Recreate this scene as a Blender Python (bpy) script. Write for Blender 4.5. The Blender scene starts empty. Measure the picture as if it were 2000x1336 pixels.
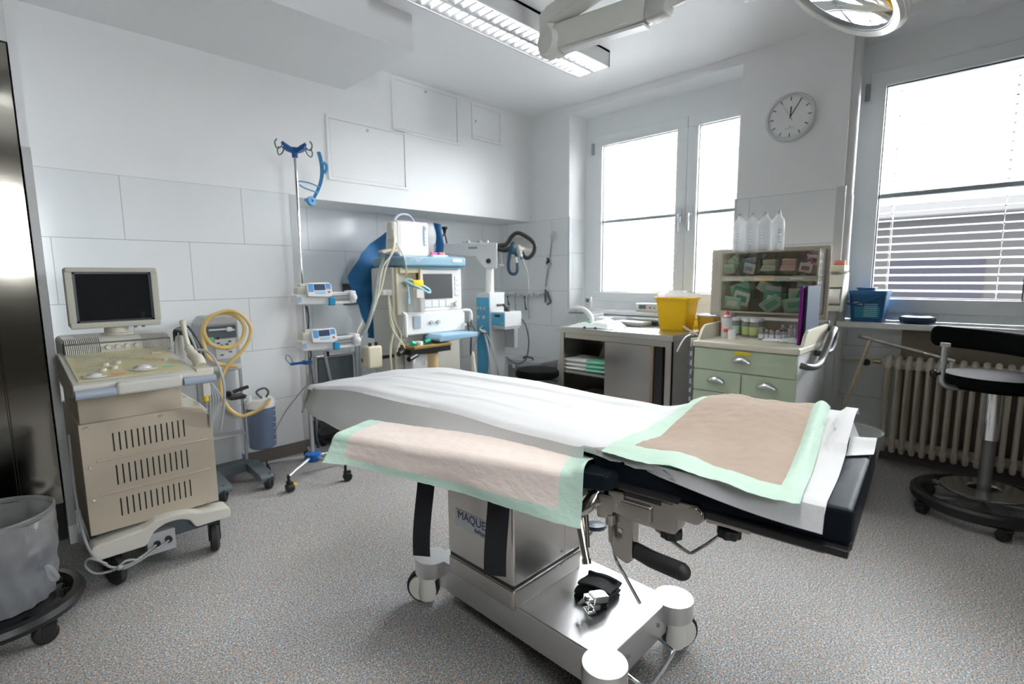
import bpy, bmesh, math, random
from mathutils import Matrix, Vector, Euler
random.seed(7)
PI = math.pi
S = bpy.context.scene
COL = S.collection

# ------------------------------------------------------------------ camera, world, light, exposure
CAM_YAW, CAM_PITCH, CAM_ROLL = math.radians(44.368), math.radians(7.284), math.radians(-0.482)
FPX = 993.07
def make_camera():
    f = Vector((math.cos(CAM_YAW)*math.cos(CAM_PITCH), math.sin(CAM_YAW)*math.cos(CAM_PITCH), -math.sin(CAM_PITCH)))
    r = f.cross(Vector((0, 0, 1))).normalized(); u = r.cross(f)
    c, s = math.cos(CAM_ROLL), math.sin(CAM_ROLL)
    r2 = r*c + u*s; u2 = u*c - r*s
    m = Matrix(((r2.x, u2.x, -f.x, 0), (r2.y, u2.y, -f.y, 0), (r2.z, u2.z, -f.z, 1.2), (0, 0, 0, 1)))
    cd = bpy.data.cameras.new('camera'); o = bpy.data.objects.new('camera', cd); COL.objects.link(o)
    o.matrix_world = m
    cd.sensor_width = 36.0; cd.lens = FPX/2000*36.0; cd.clip_start = 0.02; cd.clip_end = 200
    cd.dof.use_dof = True; cd.dof.focus_distance = 1.55; cd.dof.aperture_fstop = 3.2
    S.camera = o
make_camera()

w = bpy.data.worlds.new('world'); S.world = w; w.use_nodes = True
bg = w.node_tree.nodes['Background']                      # bright even overcast sky
bg.inputs['Color'].default_value = (0.93, 0.97, 1.0, 1); bg.inputs['Strength'].default_value = 14.0

def area(name, loc, rot, sx, sy, power, color=(1, 1, 1), portal=False):
    l = bpy.data.lights.new(name, 'AREA'); l.shape = 'RECTANGLE'; l.size = sx; l.size_y = sy; l.energy = power; l.color = color
    o = bpy.data.objects.new(name, l); COL.objects.link(o); o.location = loc; o.rotation_euler = rot
    if portal: l.cycles.is_portal = True
    return o
# portals only guide the sky light through the window openings
area('sky_portal', (4.21, 2.2, 1.78), (0, math.radians(90), 0), 1.8, 1.6, 1, portal=True)
area('sky_portal', (4.21, .29, 1.78), (0, math.radians(90), 0), 1.8, 1.2, 1, portal=True)
area('sky_portal', (0.22, -2.42, 1.78), (math.radians(90), 0, 0), .5, 1.0, 1, portal=True)

S.view_settings.view_transform = 'Standard'; S.view_settings.look = 'None'
S.view_settings.gamma = 1.0; S.view_settings.use_curve_mapping = False
S.view_settings.exposure = 2.3
S.cycles.use_denoising = True
S.cycles.max_bounces = 10; S.cycles.diffuse_bounces = 6; S.cycles.glossy_bounces = 5; S.cycles.transmission_bounces = 8
S.cycles.transparent_max_bounces = 16; S.cycles.sample_clamp_indirect = 6.0; S.cycles.caustics_reflective = False; S.cycles.caustics_refractive = False

# ------------------------------------------------------------------ materials
MATS = {}
def mat(name, col, rough=0.5, metal=0.0, spec=0.5, coat=0.0, bump=None, alpha=None, trans=0.0, sss=0.0, emit=None, sheen=0.0):
    if name in MATS: return MATS[name]
    m = bpy.data.materials.new(name); m.use_nodes = True; nt = m.node_tree
    p = nt.nodes['Principled BSDF']
    p.inputs['Base Color'].default_value = (*col, 1); p.inputs['Roughness'].default_value = rough
    p.inputs['Metallic'].default_value = metal; p.inputs['Specular IOR Level'].default_value = spec
    p.inputs['Coat Weight'].default_value = coat; p.inputs['Transmission Weight'].default_value = trans
    p.inputs['Sheen Weight'].default_value = sheen
    if alpha is not None: p.inputs['Alpha'].default_value = alpha
    if sss: p.inputs['Subsurface Weight'].default_value = sss; p.inputs['Subsurface Radius'].default_value = (.01, .01, .01)
    if emit: p.inputs['Emission Color'].default_value = (*emit[0], 1); p.inputs['Emission Strength'].default_value = emit[1]
    if bump:
        tc = nt.nodes.new('ShaderNodeTexCoord'); mp = nt.nodes.new('ShaderNodeMapping'); n = nt.nodes.new('ShaderNodeTexNoise'); b = nt.nodes.new('ShaderNodeBump')
        scale, strength = bump[0], bump[1]
        st = bump[2] if len(bump) > 2 else (1, 1, 1)
        mp.inputs['Scale'].default_value = st
        n.inputs['Scale'].default_value = scale; n.inputs['Detail'].default_value = 4; b.inputs['Strength'].default_value = strength; b.inputs['Distance'].default_value = 0.01
        nt.links.new(tc.outputs['Object'], mp.inputs['Vector']); nt.links.new(mp.outputs['Vector'], n.inputs['Vector'])
        nt.links.new(n.outputs['Fac'], b.inputs['Height']); nt.links.new(b.outputs['Normal'], p.inputs['Normal'])
    MATS[name] = m; return m

def brushed(name, col, rough, stretch, var=0.12):
    """metal with a fine grain drawn along one axis"""
    m = mat(name, col, rough, 1.0); nt = m.node_tree; p = nt.nodes['Principled BSDF']
    tc = nt.nodes.new('ShaderNodeTexCoord'); mp = nt.nodes.new('ShaderNodeMapping'); n = nt.nodes.new('ShaderNodeTexNoise')
    mp.inputs['Scale'].default_value = stretch; n.inputs['Scale'].default_value = 1.0; n.inputs['Detail'].default_value = 5
    mr = nt.nodes.new('ShaderNodeMapRange'); mr.inputs[3].default_value = rough-var*.6; mr.inputs[4].default_value = rough+var
    nt.links.new(tc.outputs['Object'], mp.inputs['Vector']); nt.links.new(mp.outputs['Vector'], n.inputs['Vector'])
    nt.links.new(n.outputs['Fac'], mr.inputs[0]); nt.links.new(mr.outputs[0], p.inputs['Roughness'])
    return m

def glass_mat(name, tint=(1, 1, 1), refl=1.0, rough=0.0, base=0.0):
    """thin clear sheet: see-through plus a Fresnel mirror, casts true light through"""
    m = bpy.data.materials.new(name); m.use_nodes = True; nt = m.node_tree; nt.nodes.clear()
    out = nt.nodes.new('ShaderNodeOutputMaterial'); t = nt.nodes.new('ShaderNodeBsdfTransparent'); g = nt.nodes.new('ShaderNodeBsdfGlossy')
    mx = nt.nodes.new('ShaderNodeMixShader'); fr = nt.nodes.new('ShaderNodeFresnel'); fr.inputs['IOR'].default_value = 1.45
    ma = nt.nodes.new('ShaderNodeMath'); ma.operation = 'MULTIPLY'; ma.inputs[1].default_value = refl
    t.inputs['Color'].default_value = (*tint, 1); g.inputs['Roughness'].default_value = rough
    nt.links.new(fr.outputs[0], ma.inputs[0]); nt.links.new(ma.outputs[0], mx.inputs[0])
    nt.links.new(t.outputs[0], mx.inputs[1]); nt.links.new(g.outputs[0], mx.inputs[2])
    if base:
        d = nt.nodes.new('ShaderNodeBsdfDiffuse'); d.inputs['Color'].default_value = (.9, .9, .9, 1)
        tl = nt.nodes.new('ShaderNodeBsdfTranslucent'); tl.inputs['Color'].default_value = (.9, .9, .9, 1)
        a = nt.nodes.new('ShaderNodeMixShader'); a.inputs[0].default_value = .5
        nt.links.new(d.outputs[0], a.inputs[1]); nt.links.new(tl.outputs[0], a.inputs[2])
        b = nt.nodes.new('ShaderNodeMixShader'); b.inputs[0].default_value = base
        nt.links.new(mx.outputs[0], b.inputs[1]); nt.links.new(a.outputs[0], b.inputs[2]); nt.links.new(b.outputs[0], out.inputs[0])
    else:
        nt.links.new(mx.outputs[0], out.inputs[0])
    MATS[name] = m; return m

def tile_mat(name, axis, u0, z0, bw=.6, bh=.336):
    m = mat(name, (.8, .83, .84), .12, spec=.5); nt = m.node_tree; p = nt.nodes['Principled BSDF']
    tc = nt.nodes.new('ShaderNodeTexCoord'); sx = nt.nodes.new('ShaderNodeSeparateXYZ'); cb = nt.nodes.new('ShaderNodeCombineXYZ')
    a = nt.nodes.new('ShaderNodeMath'); a.operation = 'SUBTRACT'; a.inputs[1].default_value = u0
    c = nt.nodes.new('ShaderNodeMath'); c.operation = 'SUBTRACT'; c.inputs[1].default_value = z0
    br = nt.nodes.new('ShaderNodeTexBrick'); br.offset = .5; br.squash = 1
    br.inputs['Scale'].default_value = 1; br.inputs['Brick Width'].default_value = bw; br.inputs['Row Height'].default_value = bh
    br.inputs['Mortar Size'].default_value = .0016; br.inputs['Mortar Smooth'].default_value = .1
    br.inputs['Color1'].default_value = (.84, .865, .88, 1); br.inputs['Color2'].default_value = (.84, .865, .88, 1); br.inputs['Mortar'].default_value = (.42, .45, .46, 1)
    nt.links.new(tc.outputs['Object'], sx.inputs[0]); nt.links.new(sx.outputs[axis], a.inputs[0]); nt.links.new(sx.outputs['Z'], c.inputs[0])
    nt.links.new(a.outputs[0], cb.inputs['X']); nt.links.new(c.outputs[0], cb.inputs['Y']); nt.links.new(cb.outputs[0], br.inputs['Vector'])
    nt.links.new(br.outputs['Color'], p.inputs['Base Color'])
    b = nt.nodes.new('ShaderNodeBump'); b.inputs['Strength'].default_value = .3; b.inputs['Distance'].default_value = .002; b.invert = True
    nt.links.new(br.outputs['Fac'], b.inputs['Height']); nt.links.new(b.outputs['Normal'], p.inputs['Normal'])
    return m

def floor_mat(name='vinyl_floor', dark=1.0):
    m = mat(name, (.4, .4, .4), .5, spec=.12); nt = m.node_tree; p = nt.nodes['Principled BSDF']
    tc = nt.nodes.new('ShaderNodeTexCoord')
    def noise(sc, det, off):
        mp = nt.nodes.new('ShaderNodeMapping'); mp.inputs['Location'].default_value = (off, off*2, 0)
        n = nt.nodes.new('ShaderNodeTexNoise'); n.inputs['Scale'].default_value = sc; n.inputs['Detail'].default_value = det
        nt.links.new(tc.outputs['Object'], mp.inputs['Vector']); nt.links.new(mp.outputs['Vector'], n.inputs['Vector']); return n
    def ramp(src, a, b, ca, cb):
        r = nt.nodes.new('ShaderNodeValToRGB'); r.color_ramp.elements[0].position = a; r.color_ramp.elements[1].position = b
        r.color_ramp.elements[0].color = (*ca, 1); r.color_ramp.elements[1].color = (*cb, 1); nt.links.new(src.outputs['Fac'], r.inputs[0]); return r
    def mix(fac, a, b):
        x = nt.nodes.new('ShaderNodeMix'); x.data_type = 'RGBA'; nt.links.new(fac, x.inputs[0]); nt.links.new(a, x.inputs[6])
        if isinstance(b, tuple): x.inputs[7].default_value = (*b, 1)
        else: nt.links.new(b, x.inputs[7])
        return x.outputs[2]
    base = ramp(noise(190, 3, 0), .38, .64, (.17, .175, .18), (.57, .59, .60))
    fleck = ramp(noise(85, 2, 3.1), .60, .64, (0, 0, 0), (1, 1, 1))
    red = ramp(noise(110, 2, 9.3), .63, .67, (0, 0, 0), (1, 1, 1))
    lite = ramp(noise(150, 2, 5.7), .60, .66, (0, 0, 0), (1, 1, 1))
    c = mix(fleck.outputs[0], base.outputs[0], (.58, .36, .22))
    c = mix(red.outputs[0], c, (.45, .20, .16))
    c = mix(lite.outputs[0], c, (.74, .80, .83))
    big = ramp(noise(1.3, 2, 2.2), .3, .75, (.90, .88, .85), (1, 1, 1))
    x = nt.nodes.new('ShaderNodeMix'); x.data_type = 'RGBA'; x.blend_type = 'MULTIPLY'; x.inputs[0].default_value = 1
    nt.links.new(c, x.inputs[6]); nt.links.new(big.outputs[0], x.inputs[7]); nt.links.new(x.outputs[2], p.inputs['Base Color'])
    return m

M_WALL = mat('wall_paint', (.86, .87, .875), .55, bump=(60, .03))
M_CEIL = mat('ceiling_paint', (.88, .89, .895), .6)
M_FLOOR = floor_mat()
M_BASE = mat('baseboard_vinyl', (.19, .165, .15), .5, bump=(150, .1))
M_TILE1 = tile_mat('wall_tile_long', 'X', .24, .073)
M_TILE2 = tile_mat('wall_tile_window', 'Y', 1.062, .058, .6, .3353)
M_TRIM = mat('tile_edge_profile', (.55, .57, .58), .35, .6)
M_PVC = mat('window_pvc', (.83, .86, .87), .28)
M_GLASS = glass_mat('window_glass', (1, 1, 1), .8)
M_GASKET = mat('window_gasket', (.015, .016, .018), .5)
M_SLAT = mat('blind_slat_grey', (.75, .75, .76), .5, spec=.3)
M_SLATT = mat('blind_slat_top_grey', (.10, .10, .102), .6, spec=.05)  # slat tops of the right blind, darkened so they read as shaded grey
M_SLATD = mat('blind_slat_painted_shade', (.009, .0095, .010), .6, spec=.05)  # shade put into the underside colour so slats read as dark lines
M_CORD = mat('blind_cord', (.85, .83, .8), .8)
M_SILL = mat('sill_laminate', (.78, .79, .79), .25)
M_GREYMETAL = mat('grey_metal', (.38, .4, .41), .4, .9)
M_STEEL = mat('stainless_steel', (.56, .54, .515), .27, 1.0)
M_STEELH = mat('stainless_sheet', (.60, .60, .59), .25, 1.0)
M_STEELD = brushed('stainless_cabinet', (.20, .19, .165), .10, (8, 400, 400), .03)
M_BASEPL = brushed('stainless_base_plate', (.70, .70, .70), .3, (14, 300, 14), .07)
M_STEELP = mat('polished_steel', (.46, .43, .40), .16, 1.0)
M_CHROME = mat('chrome', (.78, .79, .8), .08, 1.0)
M_ALU = mat('satin_aluminium', (.62, .64, .66), .32, 1.0)
M_WHITE = mat('white_plastic', (.70, .71, .71), .35)
M_OFFWHITE = mat('off_white_plastic', (.61, .60, .54), .4)
M_BEIGE = mat('beige_plastic', (.60, .56, .47), .42)
M_CREAM = mat('cream_plastic', (.68, .65, .54), .38)
M_YELLOWED = mat('yellowed_panel', (.70, .63, .40), .4)
M_BLACKP = mat('black_plastic', (.012, .012, .013), .38)
M_RUBBER = mat('black_rubber', (.014, .014, .015), .6)
M_VINYLB = mat('black_upholstery', (.007, .010, .014), .36, spec=.10, bump=(40, .08)); M_VINYLB.node_tree.nodes['Principled BSDF'].inputs['Specular Tint'].default_value = (.62, .82, 1, 1)
M_VINYLS = mat('stool_upholstery', (.006, .0062, .0065), .5, spec=.02, bump=(40, .06))
M_STRAP = mat('black_webbing', (.008, .009, .012), .75, bump=(400, .15))
M_DARK = mat('dark_void', (.01, .01, .01), .7)
M_SLATEBLUE = mat('slate_blue_plastic', (.25, .34, .45), .42)
M_BLUE = mat('blue_plastic', (.02, .16, .50), .35)
M_LBLUE = mat('light_blue_plastic', (.16, .42, .68), .4)
M_GOWN = mat('blue_gown_cloth', (.008, .11, .27), .75, bump=(25, .25), sheen=.2)
M_SCREEN = mat('dark_screen', (.012, .013, .015), .06, spec=.6)
M_GREYP = mat('grey_plastic', (.42, .44, .45), .42)
M_DGREY = mat('dark_grey_plastic', (.10, .125, .14), .45)
M_TUBEY = mat('amber_tube', (.72, .52, .20), .3)
M_TUBEG = mat('grey_cable', (.40, .42, .42), .45)
M_TUBED = mat('dark_cable', (.05, .055, .06), .5)
M_TUBEB = mat('beige_cable', (.58, .55, .43), .45)
M_PAPER = mat('white_paper_sheet', (.60, .615, .625), .65, bump=(45, .10, (1, 4, 1)))
M_YELLOW = mat('yellow_plastic', (.96, .58, .008), .4)
M_GREENF = mat('sage_green_front', (.46, .54, .40), .42)
M_TEALP = mat('teal_print', (.10, .45, .33), .5)
M_CLOTHG = mat('mint_cloth', (.22, .60, .42), .8)
M_CLOTHW = mat('white_cloth', (.78, .80, .79), .85, bump=(60, .15))
M_RED = mat('red_plastic', (.65, .05, .05), .4)
M_ORANGE = mat('orange_print', (.75, .22, .08), .5)
M_GREENL = mat('green_print', (.15, .55, .30), .5)
M_WOOD = mat('pale_wood', (.66, .56, .40), .5, bump=(30, .1))
M_CLEAR = glass_mat('clear_plastic', (.96, .97, .97), .7, .05, .10)
M_LINER = glass_mat('bin_liner_film', (.93, .95, .96), .9, .18, .34)
M_BOTTLE = glass_mat('infusion_bottle', (.93, .95, .96), .6, .05, .30)

# ------------------------------------------------------------------ mesh builder
class MB:
    def __init__(self): self.bm = bmesh.new(); self.M = Matrix.Identity(4); self.mi = 0
    def at(self, loc=(0, 0, 0), rot=(0, 0, 0)):
        self.M = Matrix.Translation(loc) @ Euler(rot).to_matrix().to_4x4(); return self
    def mtx(self, m): self.M = m; return self
    def m(self, i): self.mi = i; return self
    def _fin(self, verts, faces=None):
        for v in verts: v.co = self.M @ v.co
        if faces is None: faces = {f for v in verts for f in v.link_faces}
        for f in faces: f.material_index = self.mi
    def box(self, x0, x1, y0, y1, z0, z1, bev=0.0, seg=2):
        r = bmesh.ops.create_cube(self.bm, size=1)['verts']
        for v in r: v.co = Vector(((x0+x1)/2+v.co.x*(x1-x0), (y0+y1)/2+v.co.y*(y1-y0), (z0+z1)/2+v.co.z*(z1-z0)))
        if bev > 0:
            b = min(bev, .49*min(abs(x1-x0), abs(y1-y0), abs(z1-z0)))
            es = list({e for v in r for e in v.link_edges})
            o = bmesh.ops.bevel(self.bm, geom=es, offset=b, segments=seg, affect='EDGES', profile=.5)
            r = list({v for f in o['faces'] for v in f.verts} | {v for v in r if v.is_valid})
        self._fin(r); return self
    def cyl(self, p0, p1, r, r2=None, seg=20, cap=True, bev=0):
        p0, p1 = Vector(p0), Vector(p1); d = p1-p0; L = d.length
        if L < 1e-7: return self
        q = Vector((0, 0, 1)).rotation_difference(d.normalized()).to_matrix().to_4x4(); T = Matrix.Translation(p0) @ q
        prof = [(r, 0), (r if r2 is None else r2, L)]
        if bev: prof = [(r-bev, 0), (r-bev*.3, bev*.3), (r, bev), (prof[1][0], L-bev), (prof[1][0]-bev*.3, L-bev*.3), (prof[1][0]-bev, L)]
        self._lathe(prof, T, seg, cap); return self
    def _lathe(self, prof, T, seg, cap=True, sweep=2*PI):
        rings = []; full = abs(sweep-2*PI) < 1e-6; vs = []
        n = seg if full else seg+1
        for (r, z) in prof:
            ring = [self.bm.verts.new(T @ Vector((max(r, 1e-5)*math.cos(sweep*i/seg), max(r, 1e-5)*math.sin(sweep*i/seg), z))) for i in range(n)]
            rings.append(ring); vs += ring
        for a, b in zip(rings, rings[1:]):
            for i in range(seg):
                j = (i+1) % n
                self.bm.faces.new((a[i], a[j], b[j], b[i]))
        if cap and full:
            if prof[0][0] > 1e-4: self.bm.faces.new(list(reversed(rings[0])))
            if prof[-1][0] > 1e-4: self.bm.faces.new(rings[-1])
        self._fin(vs)
    def lathe(self, prof, loc=(0, 0, 0), axis=(0, 0, 1), seg=24, cap=True):
        q = Vector((0, 0, 1)).rotation_difference(Vector(axis).normalized()).to_matrix().to_4x4()
        self._lathe(prof, Matrix.Translation(loc) @ q, seg, cap); return self
    def tube(self, pts, r, seg=8, smooth=4, closed=False, cap=True):
        P = [Vector(p) for p in pts]
        if smooth and len(P) > 2:
            Q = []; n = len(P)
            for i in range(n if closed else n-1):
                if closed: a, b, c, d = P[i-1], P[i], P[(i+1) % n], P[(i+2) % n]
                else: a, b, c, d = P[max(i-1, 0)], P[i], P[i+1], P[min(i+2, n-1)]
                for k in range(smooth):
                    t = k/smooth
                    Q.append(.5*((2*b)+(c-a)*t+(2*a-5*b+4*c-d)*t*t+(3*b-a-3*c+d)*t**3))
            if not closed: Q.append(P[-1])
            P = Q
        n = len(P); rings = []; vs = []; prev = None
        for i, p in enumerate(P):
            if closed: t = (P[(i+1) % n]-P[i-1])
            else: t = P[min(i+1, n-1)]-P[max(i-1, 0)]
            if t.length < 1e-9: t = Vector((0, 0, 1))
            t.normalize()
            if prev is None:
                u = t.orthogonal().normalized()
            else:
                u = prev-t*prev.dot(t)
                u = u.normalized() if u.length > 1e-6 else t.orthogonal().normalized()
            prev = u; v = t.cross(u)
            rr = r[min(i*len(r)//n, len(r)-1)] if isinstance(r, (list, tuple)) else r
            ring = [self.bm.verts.new(p+u*(rr*math.cos(2*PI*k/seg))+v*(rr*math.sin(2*PI*k/seg))) for k in range(seg)]
            rings.append(ring); vs += ring
        for i in range(n if closed else n-1):
            a, b = rings[i], rings[(i+1) % n]
            for k in range(seg):
                j = (k+1) % seg
                self.bm.faces.new((a[k], a[j], b[j], b[k]))
        if cap and not closed:
            self.bm.faces.new(list(reversed(rings[0]))); self.bm.faces.new(rings[-1])
        self._fin(vs); return self
    def prism(self, poly, a0, a1, plane='xy', bev=0.0):
        """poly in the given plane, extruded between a0 and a1 along the remaining axis"""
        def V(u, v, w): return {'xy': Vector((u, v, w)), 'xz': Vector((u, w, v)), 'yz': Vector((w, u, v))}[plane]
        A = [self.bm.verts.new(V(u, v, a0)) for u, v in poly]; B = [self.bm.verts.new(V(u, v, a1)) for u, v in poly]
        n = len(poly)
        fs = [self.bm.faces.new(A), self.bm.faces.new(B)]
        for i in range(n): fs.append(self.bm.faces.new((A[i], A[(i+1) % n], B[(i+1) % n], B[i])))
        bmesh.ops.recalc_face_normals(self.bm, faces=fs)
        vs = A+B
        if bev > 0:
            es = [e for e in {e for f in fs for e in f.edges}]
            o = bmesh.ops.bevel(self.bm, geom=es, offset=bev, segments=2, affect='EDGES', profile=.5)
            vs = list({v for f in o['faces'] for v in f.verts} | {v for v in vs if v.is_valid})
        self._fin(vs); return self
    def ball(self, c, r, sc=(1, 1, 1), u=16, v=10):
        o = bmesh.ops.create_uvsphere(self.bm, u_segments=u, v_segments=v, radius=r)['verts']
        for x in o: x.co = Vector((c[0]+x.co.x*sc[0], c[1]+x.co.y*sc[1], c[2]+x.co.z*sc[2]))
        self._fin(o); return self
    def grid(self, nx, ny, fn, thick=0.0):
        """surface of fn(u,v) with u,v in 0..1; thick gives it a back side"""
        V = [[self.bm.verts.new(Vector(fn(i/nx, j/ny))) for j in range(ny+1)] for i in range(nx+1)]
        fs = []
        for i in range(nx):
            for j in range(ny): fs.append(self.bm.faces.new((V[i][j], V[i+1][j], V[i+1][j+1], V[i][j+1])))
        vs = [v for row in V for v in row]
        if thick:
            bmesh.ops.recalc_face_normals(self.bm, faces=fs)
            o = bmesh.ops.solidify(self.bm, geom=fs, thickness=thick)
            vs = list(set(vs) | {g for g in o['geom'] if isinstance(g, bmesh.types.BMVert)})
        self._fin(vs); return self
    def sweep(self, pts, ups, wid, thick):
        """a flat band (strap, paper strip) along pts; ups give the band's width direction"""
        n = len(pts)
        def fn(u, v):
            i = min(int(round(u*(n-1))), n-1); return Vector(pts[i])+Vector(ups[i] if isinstance(ups, list) else ups)*((v-.5)*wid)
        return self.grid(n-1, 1, fn, thick)
    def build(self, name, mats, parent=None, smooth=True, world=False, ang=38, flat=True):
        me = bpy.data.meshes.new(name)
        if world and parent is not None:
            inv = parent.matrix_basis.inverted()
            if parent.parent is not None: inv = inv @ parent.parent.matrix_basis.inverted()
            for v in self.bm.verts: v.co = inv @ v.co
        bmesh.ops.recalc_face_normals(self.bm, faces=self.bm.faces) if False else None
        self.bm.to_mesh(me); self.bm.free()
        for m in (mats if isinstance(mats, (list, tuple)) else [mats]): me.materials.append(m)
        if smooth:
            me.polygons.foreach_set('use_smooth', [True]*len(me.polygons)); me.set_sharp_from_angle(angle=math.radians(ang))
        o = bpy.data.objects.new(name, me); COL.objects.link(o)
        if smooth and flat:
            wn = o.modifiers.new('weighted_normals', 'WEIGHTED_NORMAL'); wn.keep_sharp = True; wn.weight = 80
        if parent is not None: o.parent = parent
        return o

def thing(name, label, cat, loc=(0, 0, 0), rz=0.0, group=None):
    o = bpy.data.objects.new(name, None); COL.objects.link(o); o.empty_display_size = .05
    o.location = loc; o.rotation_euler = (0, 0, rz); o.matrix_basis = Matrix.Translation(loc) @ Matrix.Rotation(rz, 4, 'Z')
    o['label'] = label; o['category'] = cat; o['kind'] = 'thing'
    if group: o['group'] = group
    return o
def tag(o, label, cat, group=None, kind='thing'):
    o['label'] = label; o['category'] = cat; o['kind'] = 'thing'
    if group: o['group'] = group
    if kind: o['kind'] = kind
    return o
def struct(o): o['kind'] = 'structure'; return o
def text(name, body, size, m, parent, mtx, ext=.0006):
    c = bpy.data.curves.new(name, 'FONT'); c.body = body; c.size = size; c.extrude = ext; c.align_x = 'LEFT'; c.align_y = 'BOTTOM'
    tmp = bpy.data.objects.new(name, c); COL.objects.link(tmp)
    dg = bpy.context.evaluated_depsgraph_get(); me = bpy.data.meshes.new_from_object(tmp.evaluated_get(dg))
    bpy.data.objects.remove(tmp); me.materials.clear(); me.materials.append(m); me.transform(mtx)
    o = bpy.data.objects.new(name, me); COL.objects.link(o); o.parent = parent; return o
def dup(root, loc, rz=0.0, label=None, group=None):
    r = root.copy(); COL.objects.link(r); r.location = loc; r.rotation_euler = (0, 0, rz); r.matrix_basis = Matrix.Translation(loc) @ Matrix.Rotation(rz, 4, 'Z')
    if label: r['label'] = label
    if group: r['group'] = group
    for ch in list(root.children):
        c = ch.copy(); COL.objects.link(c); c.parent = r
        for g in ch.children:
            d = g.copy(); COL.objects.link(d); d.parent = c
    return r
def caster(parent, x, y, r=.05, w=.03, ang=0.0, wm=None, fm=None, top=None):
    """a swivel wheel at x,y of the parent: fork is the part, the wheel its sub-part"""
    wm = wm or M_RUBBER; fm = fm or M_BLACKP; top = top or 2*r+.03
    b = MB(); b.at((x, y, 0), (0, 0, ang))
    for s in (-1, 1): b.prism([(-.012, r*.8), (.012, r*.8), (r*.5+.012, top-.014), (r*.5+.012, top-.004), (-r*.2, top-.004), (-.014, r+.01)], s*(w/2+.002), s*(w/2+.006), 'xz')
    b.box(-r*.2, r*.5+.012, -(w/2+.006), w/2+.006, top-.016, top-.004, .003); b.cyl((r*.3, 0, top-.01), (r*.3, 0, top+.01), .009, seg=12)
    f = b.build('caster', fm, parent)
    b = MB(); b.at((x, y, 0), (0, 0, ang))
    b.lathe([(r*.25, -w/2), (r*.8, -w/2), (r, -w/2+r*.14), (r, w/2-r*.14), (r*.8, w/2), (r*.25, w/2)], (0, 0, r), (0, 1, 0), 24)
    b.build('wheel', wm, f)
    return f
# ------------------------------------------------------------------ room shell
YW, XW, ZC = 3.44, 3.79, 2.71
YR = 3.875; XR = 1.47; ZS = 1.737
X0, Y0 = -1.3, -2.2
struct(MB().box(X0-.3, 4.3, Y0-.3, YR+.3, -.1, 0).build('floor', M_FLOOR, smooth=False))
struct(MB().box(X0-.3, 4.3, Y0-.3, YR+.3, ZC, ZC+.1).build('ceiling', M_CEIL, smooth=False))
b = MB()
b.box(X0-.3, XR, YW, YR+.2, 0, ZC); b.box(XR, 4.2, YW, YR+.2, ZS, ZC); b.box(XR, 4.2, YR, YR+.2, 0, ZS)
struct(b.build('wall_far', M_WALL, smooth=False))
b = MB()
b.box(XW, 4.2, 2.96, YR, 0, ZC); b.box(XW, 4.2, 1.45, 2.96, 0, .86); b.box(XW, 4.2, 1.45, 2.96, 2.645, ZC)
b.box(XW, 4.2, .80, 1.45, 0, ZC); b.box(4.0, 4.2, -1.3, .80, 0, .86); b.box(XW, 4.2, -1.3, .80, 2.645, ZC); b.box(4.0, 4.2, -1.3, -.20, .86, 2.645); b.box(XW, 4.2, Y0, -1.3, 0, ZC)
struct(b.build('wall_window', M_WALL, smooth=False))
b = MB()
b.box(X0, -.02, Y0-.2, Y0, 0, ZC); b.box(.46, 4.2, Y0-.2, Y0, 0, ZC); b.box(-.02, .46, Y0-.2, Y0, 0, 1.30); b.box(-.02, .46, Y0-.2, Y0, 2.25, ZC)
M_WALLD = mat('wall_paint_darkened', (.22, .205, .165), .6)  # unseen walls darkened to cut fill light and mirror a dim room
struct(b.build('wall_behind', M_WALLD, smooth=False))
struct(MB().box(X0-.2, X0, Y0, YW, 0, ZC).build('wall_left', M_WALLD, smooth=False))
# wall over and beside the built-in steel cabinet
b = MB(); b.box(X0, .15, 3.0, YW, 2.165, ZC); b.box(.15, .178, 2.99, YW, 0, ZC)
struct(b.build('wall_cabinet', M_WALL, smooth=False))
struct(MB().box(.150, .180, 2.984, 3.02, .09, 1.755, .002).build('trim_1', mat('post_edge_grey', (.50, .51, .51), .4)))
# ceiling bulkhead along the far wall
struct(MB().box(X0, 1.865, 2.61, YW, 2.503, ZC).build('trim_2', M_WALL, smooth=False))
# tile cladding
T = .006
def tiles(n, m, *boxes):
    b = MB()
    for x in boxes: b.box(*x)
    struct(b.build('trim_%d' % n, m, smooth=False))
tiles(3, M_TILE1, (.19, XR-.03, YW-T, YW, .082, 1.753), (XR, XW, YR-T, YR, .082, ZS))
tiles(4, M_TILE2, (XW-T, XW, 2.96, YR-T, .082, 1.735), (XW-T, XW, .80, 1.45, .082, 1.735), (4.0-T, 4.0, -1.3, .80, .0, .86), (XW-T, XW, 1.45, 2.96, .082, .86))
tiles(5, M_TILE1, (XW-T, 4.0, 2.96-T, 2.96, .9, 1.735), (XW, 4.0, .80-T, .80, .0, 1.70))
tiles(9, M_TILE2, (XR, XR+T, YW, YR, .082, ZS))
# metal / plastic edge profiles of the tile cladding
b = MB()
b.box(XW-.012, XW+.002, 2.945, 2.962, .9, 1.742); b.box(XW-.012, XW+.002, 1.448, 1.462, .9, 1.74)
b.box(XW-.012, XW+.004, .785, .835, .0, 1.745)
b.box(XR-.035, XR+.008, YW-.008, YW+.004, .085, 1.75)
struct(b.build('trim_6', mat('profile_grey', (.60, .62, .63), .4, .1), smooth=False))
# round corner pipe boxing between the pillar and the right window
struct(MB().cyl((3.845, .79, 0), (3.845, .79, ZC), .034, seg=20).cyl((3.845, .79, 0), (3.845, .79, 1.69), .038, seg=20).build('trim_7', M_WHITE))
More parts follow.
